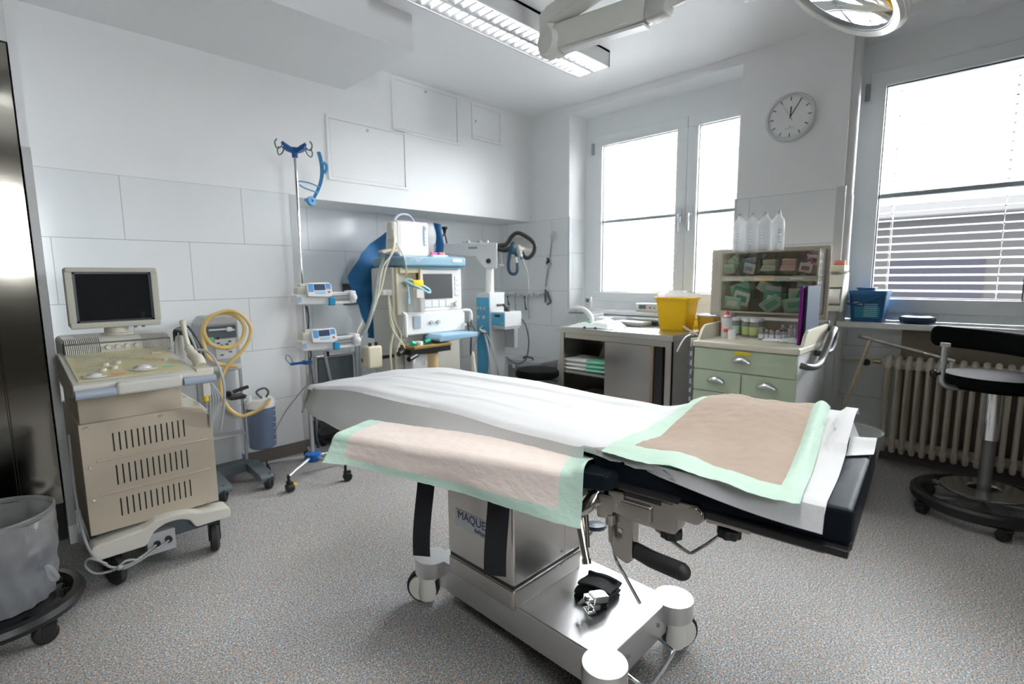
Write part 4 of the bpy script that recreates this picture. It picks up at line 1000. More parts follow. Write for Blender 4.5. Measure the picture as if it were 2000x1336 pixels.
SHB = mat('shelf_blue_grey', (.20, .36, .46), .4)
b = wb(an); b.box(2.005, 2.575, 3.0, 3.40, 1.278, 1.352, .018, 3); b.box(2.03, 2.54, 3.03, 3.38, 1.262, 1.285); sh = b.build('top_shelf', SHB, an)
MY = Matrix(((1, 0, 0, 0), (0, 0, -1, 0), (0, 1, 0, 0), (0, 0, 0, 1)))
text('shelf_writing', 'Dräger', .042, M_WHITE, sh, Matrix.Translation((2.055-2.28, 2.999-3.25, 1.312)) @ MY)
wb(an).box(2.44, 2.53, 2.998, 3.001, 1.315, 1.335).build('shelf_mark', M_WHITE, sh)
b = wb(an); b.prism([(2.19, .765), (2.20, .745), (2.55, .755), (2.56, .79), (2.22, .795)], 2.86, 3.06, 'xz', .008); b.build('writing_tray', mat('tray_light_blue', (.24, .40, .54), .4), an)
b = wb(an); b.box(1.96, 2.31, 2.88, 3.06, .675, .715, .006); b.cyl((2.02, 2.90, .672), (1.93, 2.86, .655), .018, seg=14); b.cyl((1.95, 2.95, .70), (1.89, 2.92, .69), .018, seg=14); b.build('absorber_block', M_BLACKP, an)
b = wb(an); b.box(1.985, 2.31, 2.87, 3.05, .713, .735, .004); b.build('brass_plate', mat('brass', (.62, .42, .15), .3, .8), an)
b = wb(an); b.cyl((2.065, 2.93, .66), (2.065, 2.93, .76), .028, seg=18, bev=.004); b.cyl((2.0, 2.90, .68), (1.985, 2.895, .62), .012, seg=12); b.build('valve_dome', M_CLEAR if False else mat('valve_white', (.7, .72, .68), .25), an)
b = wb(an); b.cyl((2.03, 2.93, .745), (2.0, 2.93, .755), .018, seg=14); b.cyl((2.115, 2.93, .75), (2.16, 2.93, .755), .016, seg=14); b.build('green_cap', mat('valve_green', (.01, .38, .26), .4), an)
b = wb(an); b.cyl((2.20, 2.98, .36), (2.20, 2.98, .66), .055, seg=28); b.build('canister', mat('canister_tan', (.62, .45, .26), .4), an)
b = wb(an); b.box(2.02, 2.16, 2.95, 3.06, .52, .665, .02); b.cyl((2.13, 2.95, .60), (2.13, 2.94, .60), .014, seg=14); b.build('bellows_cover', M_WHITE, an)
b = wb(an); b.box(2.06, 2.165, 2.975, 3.05, .948, 1.135, .014); b.build('vapour_jar', M_BOTTLE, an)
b = wb(an); b.box(2.07, 2.158, 2.975, 3.05, 1.137, 1.185, .012); b.build('jar_cap', M_YELLOW, an)
wb(an).box(2.09, 2.15, 2.972, 2.976, 1.06, 1.12).build('jar_label', M_OFFWHITE, an)
wb(an).box(1.885, 1.953, 3.045, 3.05, 1.075, 1.102).build('red_label', M_ORANGE, an) if False else wb(an).box(1.9665, 1.9705, 3.105, 3.165, 1.072, 1.104).build('red_label', M_ORANGE, an)
b = wb(an); b.box(1.90, 1.975, 3.10, 3.16, 1.08, 1.118, .006); b.box(1.93, 1.955, 3.09, 3.10, 1.085, 1.11, .003); b.build('rail_clamp', M_WHITE, an)
for z in (.98, 1.0): wb(an).box(1.966, 1.9705, 3.10, 3.36, z, z+.005).build('side_groove', M_GREYP, an)
# blue tangle hanging on the bay
b = wb(an); b.tube([(2.01, 3.02, 1.17), (2.05, 3.0, 1.19), (2.10, 2.99, 1.165), (2.15, 2.985, 1.145), (2.20, 2.985, 1.12), (2.215, 2.985, 1.10), (2.19, 2.98, 1.095), (2.12, 2.98, 1.13), (2.06, 2.99, 1.155), (2.02, 3.01, 1.18), (2.05, 3.0, 1.155), (2.11, 2.985, 1.13)], .009, 8, 4)
b.tube([(2.035, 3.0, 1.16), (2.036, 2.99, 1.08), (2.035, 2.99, 1.04)], .006, 8, 3); b.box(2.025, 2.045, 2.985, 2.995, 1.02, 1.06, .003)
b.build('sample_line', mat('pale_blue_tube', (.28, .52, .62), .4), an)
b = wb(an)
b.tube([(2.58, 3.0, .86), (2.575, 2.99, .80), (2.59, 2.98, .74), (2.585, 2.98, .62), (2.60, 2.98, .55)], .008, 8, 4); b.tube([(2.565, 2.99, .86), (2.59, 2.985, .82), (2.61, 2.99, .87)], .006, 8, 3); b.tube([(2.60, 3.0, .85), (2.64, 3.0, .80), (2.66, 3.0, .73)], .005, 8, 3); b.build('black_hose', M_TUBED, an)
b = wb(an); b.lathe([(.012, .54), (.02, .56), (.018, .60), (.008, .62)], (2.60, 2.98, 0), seg=14); b.tube([(2.60, 2.98, .56), (2.605, 2.97, .45), (2.59, 2.99, .38)], [.018, .024, .02, .01], 12, 3); b.build('breathing_bag', mat('bag_cream', (.66, .64, .58), .5), an)
for (x, y) in ((2.02, 3.1), (2.52, 3.1), (2.02, 3.42), (2.52, 3.42)): caster(an, x-2.28, y-3.25, .05, .034, 1.0, top=.125)
wb(an).box(1.99, 2.56, 3.08, 3.45, .118, .26, .01).build('plinth', M_GREYP, an)
# suction box and hoses on its left side
cb = wb(an); cb.box(1.695, 1.80, 2.97, 3.06, .605, .755, .014, 3); cb.build('cream_box', mat('box_cream', (.62, .58, .44), .4), an)
b = wb(an); b.cyl((1.725, 3.0, .752), (1.725, 3.0, .775), .012, seg=12); b.cyl((1.77, 3.0, .755), (1.77, 3.0, .778), .012, seg=12); b.box(1.71, 1.78, 3.06, 3.12, .64, .66); b.box(1.76, 1.99, 3.10, 3.13, .64, .66); b.build('box_bracket', M_BLACKP, an)
b = wb(an)
b.tube([(1.985, 3.20, 1.36), (1.93, 3.14, 1.31), (1.85, 3.08, 1.20), (1.80, 3.05, 1.05), (1.745, 3.03, .92), (1.70, 3.03, .84), (1.665, 3.05, .80), (1.655, 3.05, .70), (1.66, 3.06, .40), (1.70, 3.08, .2)], .0125, 10, 4)
b.tube([(1.99, 3.24, 1.36), (1.94, 3.17, 1.30), (1.865, 3.10, 1.19), (1.81, 3.06, 1.06), (1.755, 3.04, .93), (1.68, 3.04, .82), (1.675, 3.05, .70), (1.69, 3.07, .40), (1.72, 3.09, .2)], .010, 10, 4)
b.build('grey_hose', mat('hose_grey', (.24, .27, .27), .45), an)
b = wb(an)
b.tube([(2.0, 3.10, 1.52), (1.985, 3.07, 1.44), (1.95, 3.06, 1.36), (1.90, 3.06, 1.25), (1.86, 3.06, 1.12), (1.80, 3.05, 1.02), (1.72, 3.03, .87), (1.665, 3.03, .80), (1.645, 3.03, .83), (1.70, 3.04, .92)], .0065, 8, 4)
b.tube([(2.0, 3.10, 1.48), (1.97, 3.06, 1.38), (1.88, 3.05, 1.28), (1.845, 3.05, 1.16), (1.82, 3.05, 1.05), (1.77, 3.04, .95)], .006, 8, 4)
b.tube([(2.01, 3.08, 1.44), (2.0, 3.03, 1.40), (2.01, 2.995, 1.34), (2.03, 3.0, 1.26), (2.045, 3.03, 1.22)], .0045, 8, 4)
b.tube([(1.94, 3.10, 1.09), (1.93, 3.07, .95), (1.94, 3.05, .85), (1.90, 3.03, .72), (1.88, 3.0, .60), (1.885, 3.0, .45), (1.90, 3.02, .30)], .008, 8, 4)
b.tube([(1.95, 3.11, 1.09), (1.955, 3.07, .92), (1.99, 3.03, .80), (1.93, 3.0, .70), (1.92, 3.0, .55), (1.915, 3.0, .30)], .006, 8, 4)
b.tube([(1.96, 3.11, 1.09), (1.925, 3.06, .88), (1.97, 2.98, .74), (1.99, 2.95, .66)], .005, 8, 4)
b.build('beige_cable', M_TUBEB, an)
b = wb(an); b.prism([(1.90, 1.385), (1.92, 1.365), (2.05, 1.40), (2.04, 1.42)], 3.10, 3.16, 'xz', .008); b.build('cable_holder', mat('holder_tan', (.60, .50, .34), .5), an)
# patient monitor on the shelf
pm = thing('patient_monitor', 'white patient monitor with a glowing pale screen on top of the anaesthesia machine', 'monitor', (2.17, 3.2, 1.352))
b = wb(pm); b.box(2.03, 2.30, 3.10, 3.145, 1.362, 1.60, .012, 3); b.prism([(2.05, 1.37), (2.28, 1.37), (2.26, 1.585), (2.07, 1.585)], 3.14, 3.30, 'xz', .012); b.box(2.04, 2.29, 3.095, 3.13, 1.352, 1.41, .010, 3); mc = b.build('case', M_WHITE, pm)
wb(pm).box(2.058, 2.235, 3.0955, 3.102, 1.425, 1.578, .003).build('screen', mat('pale_screen', (.62, .55, .57), .15, emit=((1, .93, .95), .15)), mc)
b = wb(pm); b.box(2.255, 2.28, 3.094, 3.101, 1.43, 1.575, .003); b.build('key_strip', mat('strip_blue', (.35, .50, .62), .4), mc)
for k in range(5): wb(pm).box(2.259, 2.276, 3.0925, 3.096, 1.44+k*.027, 1.456+k*.027, .002).build('key', M_WHITE if k < 4 else mat('key_red', (.6, .25, .25), .4), mc)
b = wb(pm); b.tube([(2.06, 3.18, 1.592), (2.085, 3.18, 1.635), (2.13, 3.18, 1.655), (2.18, 3.18, 1.652), (2.215, 3.18, 1.63), (2.235, 3.18, 1.592)], .009, 10, 4); b.build('carry_handle', mat('handle_pale_blue', (.50, .55, .66), .4), pm)
b = wb(pm); b.box(2.0, 2.032, 3.10, 3.17, 1.38, 1.59, .008); mr = b.build('module_rack', M_OFFWHITE, pm)
for k in range(3):
    wb(pm).box(1.993, 2.003, 3.105, 3.165, 1.40+k*.066, 1.455+k*.066, .004).build('module', M_BEIGE if k == 0 else M_OFFWHITE, mr)
b = wb(an); b.box(2.30, 2.44, 3.05, 3.16, 1.352, 1.366, .003); b.build('shelf_tray', M_WHITE, an)
for i, (x, y, c, l) in enumerate(((2.33, 3.09, (.75, .08, .25), 'pink'), (2.37, 3.10, (.25, .05, .45), 'purple'), (2.40, 3.09, (.72, .12, .10), 'red'), (2.43, 3.11, (.72, .25, .22), 'salmon'))):
    o = MB().at((x, y, 1.377)).box(-.02, .02, -.011, .011, -.011, .011, .004).build('ampoule_box', mat('box_'+l, c, .45)); tag(o, 'small %s ampoule box on the white tray beside the patient monitor' % l, 'box', 'ampoule boxes on the anaesthesia machine')
# blue gown hanging behind
def gL(z):
    T = [(.76, 2.03), (.865, 1.99), (.98, 1.963), (1.08, 1.926), (1.195, 1.90), (1.29, 1.945), (1.385, 2.0), (1.484, 2.105), (1.568, 2.22), (1.62, 2.45)]
    for (a, p), (c, q) in zip(T, T[1:]):
        if z <= c: return p+(q-p)*max(0, (z-a)/(c-a))
    return 2.45
def gown(u, v):
    z = .75+.87*u; l = gL(z)-.02; r = 2.10+.50*sstep(.80, 1.45, z)
    x = l+(r-l)*v
    return (x, 3.52+.03*math.sin(z*14+x*9)*.8+.025*mn.noise((x*7, z*5, .3))-.05*math.sin(v*PI)+.03*abs(mn.noise((x*3+z*4, z*9, 5))), z+.02*math.sin(x*11))
b = MB(); b.grid(50, 24, gown, .004)
b.grid(16, 6, lambda u, v: (2.62+.075*v+.02*math.sin(u*3), 3.46-.04*math.sin(v*PI)+.01*math.sin(u*7+v*3), 1.35+.30*u-.02*v), .004)
tag(b.build('surgical_gown', M_GOWN, None, ang=75), 'dark blue gown draped behind the anaesthesia machine', 'gown')
# dark rail plate with a ring on the recess wall
t = thing('socket_plate', 'dark grey wall plate half hidden behind the blue gown', 'wall plate', (2.13, YR, .99))
wb(t).box(2.0, 2.30, YR-.02, YR-.006, .985, 1.158, .003).build('plate', M_DGREY, t)
wb(t).lathe([(.018, 0), (.032, 0), (.034, .012), (.022, .018), (.018, .01)], (2.09, YR-.02, 1.08), (0, -1, 0), 20).build('ring', M_GREYMETAL, t)
# small black dome cluster stand behind the monitor
t = thing('camera_tripod', 'small black tripod on the shelf end behind the monitor', 'tripod', (2.86, 3.62, 1.486))
b = MB()
for k in range(3):
    a = k*2.1+.4; b.tube([(0, 0, .11), (.02*math.cos(a), .02*math.sin(a), .06), (.042*math.cos(a), .042*math.sin(a), 0.0)], .006, 8, 3)
b.build('leg_set', M_BLACKP, t)
MB().lathe([(.001, .10), (.014, .105), (.016, .13), (.03, .145), (.028, .157), (.001, .16)], seg=16).build('head', M_BLACKP, t)

# ------------------------------------------------------------------ equipment column with swivel arm
ec = thing('equipment_column', 'grey and blue equipment column with a boom arm and a black framed head', 'equipment column', (2.985, 3.18, 0))
LG = mat('column_light_grey', (.52, .54, .55), .4); PB = mat('column_blue', (.06, .28, .46), .4)
wb(ec).box(2.905, 3.08, 3.098, 3.262, .10, 1.072, .006).build('housing', LG, ec)
wb(ec).box(2.899, 2.908, 3.102, 3.258, .12, 1.03, .003).build('blue_panel', PB, ec)
wb(ec).box(2.84, 3.16, 3.05, 3.33, .04, .11, .012).build('foot', M_GREYP, ec)
for (x, y) in ((2.87, 3.09), (3.13, 3.09), (2.87, 3.29), (3.13, 3.29)): wb(ec).cyl((x, y, 0), (x, y, .045), .025, seg=16).build('caster', M_RUBBER, ec)
for (y, z) in ((3.235, .94), (3.195, .94), (3.15, .94), (3.225, .865), (3.16, .865)):
    wb(ec).cyl((2.90, y, z), (2.885, y, z), .014, seg=14, bev=.003).build('knob', M_TRIM, ec)
wb(ec).box(2.985, 3.06, 3.088, 3.10, .955, .975, .004).build('black_grip', M_BLACKP, ec)
b = wb(ec)
b.tube([(2.888, 3.18, .76), (2.86, 3.20, .72), (2.85, 3.27, .55), (2.86, 3.23, .38), (2.87, 3.16, .33), (2.87, 3.10, .36), (2.86, 3.06, .50), (2.87, 3.10, .66), (2.885, 3.16, .76)], .009, 8, 4)
b.tube([(2.885, 3.15, .76), (2.87, 3.08, .70), (2.90, 3.03, .52), (2.95, 3.05, .38), (2.97, 3.07, .22)], .006, 8, 4)
b.tube([(2.888, 3.19, .75), (2.855, 3.25, .64), (2.85, 3.25, .45), (2.87, 3.20, .25)], .009, 8, 4)
b.build('patient_cable', M_TUBEG, ec)
b = wb(ec); b.tube([(2.888, 3.17, .79), (2.86, 3.17, .77), (2.86, 3.14, .75), (2.87, 3.1, .74)], .008, 8, 3); b.box(2.88, 2.9, 3.13, 3.24, .735, .75, .003); b.build('cable_hook', M_ALU, ec)
# side unit
b = wb(ec); b.box(2.925, 3.125, 2.942, 3.095, .79, .915, .006); su = b.build('side_unit', LG, ec)
wb(ec).box(2.917, 2.927, 2.946, 3.09, .80, .905, .003).build('side_unit_front', PB, su)
wb(ec).box(2.9155, 2.9175, 2.99, 3.05, .872, .892).build('side_unit_display', M_SCREEN, su)
wb(ec).box(2.9155, 2.9175, 2.955, 2.975, .81, .83).build('green_key', M_GREENL, su)
b = wb(ec); b.box(2.93, 3.11, 2.95, 3.09, .77, .79, .004); b.box(3.08, 3.13, 3.08, 3.11, .60, .80, .003); b.box(3.085, 3.13, 2.99, 3.09, .60, .77, .004); b.build('bracket', M_GREYP, ec)
b = wb(ec); b.box(3.0, 3.03, 2.98, 3.03, .915, .945, .004); b.cyl((3.0, 3.0, .93), (3.02, 3.05, .97), .01, seg=10); b.cyl((3.05, 3.02, .915), (3.05, 3.02, .95), .012, seg=10); b.build('probe_clip', M_BLACKP, ec)
b = wb(ec); b.tube([(3.125, 2.96, .86), (3.15, 2.92, .80), (3.17, 2.90, .65), (3.15, 2.92, .50), (3.10, 2.99, .46), (3.06, 3.07, .52)], .0055, 8, 4); b.build('black_lead', M_TUBED, ec)
# post and boom
wb(ec).cyl((2.985, 3.18, 1.07), (2.985, 3.18, 1.30), .036, seg=24).build('post', M_WHITE, ec)
BM = Matrix.Translation((2.985-2.985, 3.18-3.18, 0)) @ Matrix.Rotation(math.radians(135), 4, 'Z')   # local x runs to the left of the picture
b = MB().mtx(BM); b.prism([(-.065, 1.275), (.045, 1.275), (.11, 1.37), (.46, 1.40), (.46, 1.482), (-.068, 1.488)], -.05, .05, 'xz', .008); b.build('boom', LG, ec)
for (x, w_) in ((.02, .02), (.08, .022), (.18, .02)):
    b = MB().mtx(BM); b.lathe([(w_, 1.486), (w_, 1.50), (w_*.7, 1.508), (.001, 1.508)], (x, 0, 0), seg=14); b.box(x+.025, x+.045, -.02, .02, 1.486, 1.496); b.build('boom_switch', M_GREYP, ec)
b = MB().mtx(BM); b.cyl((.005, .05, 1.335), (.005, .066, 1.335), .021, seg=20, bev=.004); b.build('boom_knob', M_BLACKP, ec)
b = MB().mtx(BM)
for k in range(5): b.box(.10+k*.015, .111+k*.015, .0495, .0515, 1.435, 1.452)
b.build('boom_writing', M_DGREY, ec)
# black framed head at the right end of the boom
hx = Vector((.707, -.707, 0)); fwd = Vector((.65, .65, -.15)).normalized(); up = Vector((0, 0, 1)); HC = Vector((3.275, 3.115, 1.465))-Vector((2.985, 3.18, 0))
def hp(a, c, d=0): return HC+hx*a+up*c+fwd*d
b = MB()
ring = [hp(-.105, .02), hp(-.06, .085), hp(-.01, .115), hp(.05, .095), (hp(.11, .055)), hp(.145, .005), hp(.13, -.06), hp(.085, -.10), hp(.045, -.085), hp(.03, -.05)]
b.tube([hp(-.20, .0), hp(-.155, .01)]+ring, .018, 12, 4); b.tube([hp(-.20, -.01), hp(-.12, -.03), hp(-.05, -.01), hp(-.02, .0)], .022, 12, 3)
b.build('head_frame', M_BLACKP, ec)
def dish(u, v):
    t = 2*PI*u; R = (.098+.018*math.cos(2*t-.5)); a, c = R*1.12*math.cos(t)*v+.03, R*.86*math.sin(t)*v+.012-.25*R*math.cos(t)*v
    return hp(a, c, .05*(1-v*v)*1.0)
b = MB(); b.grid(36, 8, dish, .003); b.build('reflector', mat('mirror_silver', (.66, .66, .64), .3, .25), ec)
b = MB(); b.tube([hp(.005, .0, -.02), hp(.012, -.04, -.03), hp(.025, -.095, -.035)], .013, 12, 3); b.build('lamp_handle', M_WHITE, ec)
b = MB(); b.cyl(hp(.025, -.095, -.035), hp(.03, -.12, -.035), .012, seg=12); b.build('handle_tip', mat('tip_blue', (.02, .12, .24), .4), ec)
b = MB(); b.tube([hp(.03, -.12, -.035), hp(.06, -.18, -.02), hp(.08, -.24, .0), hp(.09, -.40, .02)], .0045, 8, 4); b.build('lamp_lead', M_TUBEG, ec)
MS = mat('strap_petrol', (.014, .06, .10), .5)
b = MB(); b.tube([hp(-.055, .02, -.03), hp(-.075, -.06, -.03), hp(-.09, -.16, -.03), hp(-.08, -.225, -.03), hp(-.045, -.245, -.03), hp(-.015, -.225, -.03), hp(-.01, -.16, -.03), hp(-.02, -.08, -.03), hp(-.045, -.03, -.03)], .015, 10, 4)
b.ball(hp(-.045, -.02, -.03), .04, (.9, .6, 1.4)); b.build('loop_handle', MS, ec)
b = MB(); b.tube([hp(-.02, -.10, -.046), hp(-.016, -.15, -.047)], .011, 10, 2); b.build('loop_label', M_CREAM, ec)
b = MB(); b.tube([hp(-.16, -.05), hp(-.155, -.10), hp(-.15, -.155)], .010, 8, 2); b.cyl(hp(-.17, -.165), hp(-.13, -.165), .016, seg=10); b.build('hook_weight', M_GREYP, ec)

# ------------------------------------------------------------------ hook rail with instruments on the window wall
hr = thing('hook_rail', 'steel hook rail on the tiles left of the window', 'hook rail', (XW-.03, 3.53, 1.03))
b = wb(hr); b.cyl((XW-.03, 3.24, 1.032), (XW-.03, 3.83, 1.032), .008, seg=10); b.box(XW-.03, XW-.004, 3.26, 3.28, 1.02, 1.045, .003); b.box(XW-.03, XW-.004, 3.78, 3.80, 1.02, 1.045, .003); b.build('rail', M_CHROME, hr)
for y in (3.80, 3.72, 3.63, 3.55, 3.45, 3.37, 3.30):
    b = wb(hr); b.tube([(XW-.03, y, 1.045), (XW-.05, y, 1.02), (XW-.065, y, 1.005), (XW-.07, y, 1.03)], .006, 8, 3); b.ball((XW-.03, y, 1.034), .013); b.build('hook', M_CHROME, hr)
for i, (y, h, m, d) in enumerate(((3.70, .09, MS, 'short dark blue tube hanging second from the corner end of the hook rail'), (3.60, .17, M_CHROME, 'long steel forceps hanging left of centre on the hook rail'), (3.46, .13, MS, 'blue tipped tube hanging right of centre on the hook rail'), (3.42, .22, M_CHROME, 'steel scissors hanging lowest toward the right of the hook rail'))):
    b = MB(); b.tube([(XW-.068, y, 1.0), (XW-.055, y+.004, 1.0-h*.6), (XW-.05, y-.006, 1.0-h)], [.004, .006, .009] if m is MS else .0045, 8, 4); b.ball((XW-.068, y, 1.0), .010)
    tag(b.build('hanging_instrument', m), d, 'instrument', 'instruments on the hook rail')
# cord string with a white flower
t = thing('wall_hanging', 'steel ring cord hanging from a white flower hook on the tiles beside the window', 'hanging ornament', (XW-.03, 3.13, 1.58))
b = wb(t)
for k in range(8):
    a = k*PI/4; b.ball((XW-.025, 3.127+.026*math.cos(a), 1.585+.026*math.sin(a)), .017, (.5, 1, 1), 10, 6)
b.ball((XW-.03, 3.127, 1.585), .016); b.build('flower', M_WHITE, t)
b = wb(t); b.tube([(XW-.025, 3.14, 1.56), (XW-.02, 3.16, 1.48), (XW-.022, 3.17, 1.36)], .004, 8, 3); b.tube([(XW-.022, 3.19, 1.28), (XW-.02, 3.215, 1.17), (XW-.02, 3.225, 1.10)], .007, 8, 3); b.build('cord', M_GREYMETAL, t)
b = wb(t); c = [(XW-.025, 3.185+.032*math.cos(a), 1.325+.038*math.sin(a)) for a in [i*PI/5 for i in range(10)]]; b.tube(c, .007, 8, 2, closed=True); b.build('ring', M_CHROME, t)
b = wb(t); b.tube([(XW-.025, 3.20, 1.375), (XW-.03, 3.175, 1.35), (XW-.03, 3.20, 1.33)], .010, 8, 3); b.build('ring_clip', M_BLACKP, t)
b = wb(t); b.tube([(XW-.02, 3.228, 1.08), (XW-.025, 3.225, 1.0), (XW-.03, 3.22, .95)], [.008, .010, .009], 8, 3); b.tube([(XW-.025, 3.20, 1.06), (XW-.03, 3.165, .99), (XW-.035, 3.15, .955), (XW-.04, 3.19, .935)], .009, 8, 3); b.build('tube_end', M_DGREY, t)

# ------------------------------------------------------------------ case, stool and panel trolley on the recess floor
t = thing('equipment_case', 'grey hard case standing on the floor in the room corner', 'case', (3.53, 3.24, 0))
wb(t).box(3.43, 3.68, 3.0, 3.42, .01, .40, .012).build('body', mat('case_grey', (.20, .21, .215), .45), t)
wb(t).box(3.425, 3.685, 2.995, 3.425, .36, .425, .010).build('lid', mat('case_lid_grey', (.34, .36, .37), .4), t)
for y in (3.1, 3.32): wb(t).box(3.418, 3.43, y-.02, y+.02, .34, .39, .003).build('latch', M_CHROME, t)
b = wb(t); b.tube([(3.50, 3.15, .425), (3.50, 3.16, .445), (3.50, 3.26, .445), (3.50, 3.27, .425)], .008, 8, 2); b.build('case_handle', M_BLACKP, t)
for (x, y) in ((3.46, 3.03), (3.65, 3.03), (3.46, 3.39), (3.65, 3.39)): wb(t).cyl((x, y, 0), (x, y, .015), .015, seg=10).build('rubber_foot', M_RUBBER, t)
st = thing('swivel_stool', 'small black swivel stool between the operating table and the steel table', 'stool', (2.70, 2.39, 0))
MB().lathe([(.10, .482), (.145, .485), (.158, .50), (.158, .525), (.145, .542), (.10, .548), (.001, .549)], seg=36).build('seat', M_VINYLS, st)
MB().cyl((0, 0, .47), (0, 0, .485), .09, seg=20).cyl((0, 0, .10), (0, 0, .48), .022, seg=16).build('column', M_CHROME, st)
b = MB(); b.tube([(.02, .0, .468), (.09, -.08, .455), (.105, -.105, .452)], .005, 8, 2); b.build('lever', M_BLACKP, st)
for k in range(5):
    a = k*2*PI/5+.3; c, s = math.cos(a), math.sin(a)
    b = MB(); b.tube([(.015*c, .015*s, .11), (.14*c, .14*s, .095), (.22*c, .22*s, .075)], .015, 10, 2); lg = b.build('leg', M_CHROME, st)
    b = MB(); b.at((.22*c, .22*s, 0), (0, 0, a+.8)); b.cyl((0, 0, .04), (0, 0, .075), .006, seg=8); b.lathe([(.005, -.016), (.022, -.016), (.024, -.01), (.024, .01), (.022, .016), (.005, .016)], (.006, 0, .0245), (0, 1, 0), 16); b.build('caster', M_RUBBER, lg)
t = thing('panel_trolley', 'tubular trolley with a dark grey panel parked in the recess behind the infusion stand', 'trolley', (1.72, 3.55, 0))
b = wb(t)
b.tube([(1.56, 3.52, .07), (1.575, 3.50, .40), (1.58, 3.50, .62), (1.60, 3.50, .645), (1.86, 3.50, .645), (1.885, 3.50, .63), (1.89, 3.50, .40), (1.90, 3.52, .07)], .011, 10, 3)
b.tube([(1.61, 3.42, .70), (1.64, 3.42, .5), (1.70, 3.42, .22), (1.74, 3.42, .10)], .011, 10, 3); b.tube([(1.66, 3.42, .32), (1.74, 3.40, .25), (1.86, 3.40, .22), (1.92, 3.42, .23)], .011, 10, 3)
b.build('tube_frame', M_ALU, t)
wb(t).box(1.60, 1.87, 3.505, 3.525, .12, .63, .004).build('panel', M_DGREY, t)
wb(t).box(1.56, 1.90, 3.44, 3.66, .05, .085, .008).build('base', M_BLACKP, t)
for (x, y) in ((1.58, 3.46), (1.88, 3.46), (1.58, 3.64), (1.88, 3.64)): wb(t).cyl((x-.01, y, .026), (x+.01, y, .026), .026, seg=18).build('wheel', M_RUBBER, t)
wb(t).box(1.615, 1.64, 3.41, 3.44, .655, .69, .004).build('clamp', M_BLACKP, t)
# ------------------------------------------------------------------ stainless steel table under the left window
stb = thing('steel_table', 'stainless steel cabinet table with a sliding door under the left window', 'table', (3.47, 2.09, 0))
tx0, tx1, ty0, ty1 = 3.172, 3.775, 1.593, 2.594
wb(stb).box(tx0, tx1, ty0, ty1, .757, .80, .004).build('top', M_STEELH, stb)
wb(stb).box(3.755, 3.775, ty0, ty1, .80, .862, .003).build('backsplash', M_STEELH, stb)
b = wb(stb)
b.box(3.195, 3.77, 1.612, 1.632, .09, .757); b.box(3.195, 3.77, 2.556, 2.576, .09, .757); b.box(3.75, 3.77, 1.632, 2.556, .09, .757); b.box(3.195, 3.75, 1.632, 2.556, .09, .11); b.box(3.21, 3.75, 2.118, 2.13, .11, .757); b.box(3.195, 3.75, 1.632, 2.556, .715, .757)
b.build('body', M_STEEL, stb)
for y in (1.612, 2.535): wb(stb).box(3.185, 3.225, y, y+.042, .0, .757, .003).build('leg', M_STEEL, stb)
wb(stb).box(3.20, 3.75, 2.13, 2.556, .430, .452, .003).build('shelf', M_STEELH, stb)
wb(stb).box(3.187, 3.199, 1.765, 2.145, .115, .712, .002).build('sliding_door', M_STEEL, stb)
wb(stb).box(3.184, 3.199, 1.742, 1.766, .115, .712, .003).build('door_pull', mat('door_pull_bronze', (.36, .27, .20), .35, .6), stb)
wb(stb).box(3.198, 3.204, 1.68, 1.74, .115, .712).build('rail_gap', M_BLACKP, stb)
def cloth_stack(x0, x1, y0, y1, z, n, m, name, label, cat, group, seed, top=None):
    for k in range(n):
        r = random.Random(seed+k); d = r.uniform(-.012, .012)
        o = MB(); h = .031
        def fn(u, v, k=k): return (x0+(x1-x0)*u, y0+(y1-y0)*v+d, z+k*(h+.002)+h*(1-.35*(2*abs(v-.5))**6-.3*(2*abs(u-.5))**6)+.004*mn.noise((u*4, v*4, seed+k)))
        o.grid(12, 12, fn, .0); o.grid(12, 12, lambda u, v: (x0+(x1-x0)*u, y0+(y1-y0)*v+d, z+k*(h+.002)+.001), .0)
        # rounded folded rim
        ring = [(x0, y0+d), (x1, y0+d), (x1, y1+d), (x0, y1+d)]
        o.tube([(p, q, z+k*(h+.002)+h*.42) for p, q in ring], h*.45, 8, 1, closed=True)
        tag(o.build(name, m, None, ang=70), label, cat, group)
cloth_stack(3.225, 3.46, 2.35, 2.535, .453, 3, M_CLOTHW, 'folded_cloth', 'folded white cloth in the left stack on the shelf of the steel table', 'cloth', 'white cloths on the steel shelf', 10)
cloth_stack(3.23, 3.45, 2.15, 2.33, .453, 3, M_CLOTHG, 'folded_cloth', 'folded mint green cloth in the right stack on the shelf of the steel table', 'cloth', 'green cloths on the steel shelf', 20)
t = MB(); t.grid(10, 10, lambda u, v: (3.46+.12*u+.0*v, 2.20+.22*v, .455+.19*(1-u)*.0+.20*u-.03*v*u), .004); tag(t.build('white_board', M_CLOTHW), 'white sheet leaning behind the cloth stacks inside the steel table', 'sheet')
t = thing('lower_box', 'grey lidded box on the bottom of the steel table', 'box', (3.36, 2.34, .11))
wb(t).box(3.25, 3.50, 2.22, 2.47, .11, .235, .01).build('box_body', mat('dim_grey_box', (.26, .25, .26), .5), t); wb(t).box(3.245, 3.505, 2.215, 2.475, .235, .26, .01).build('lid', mat('lid_grey', (.34, .33, .34), .5), t)
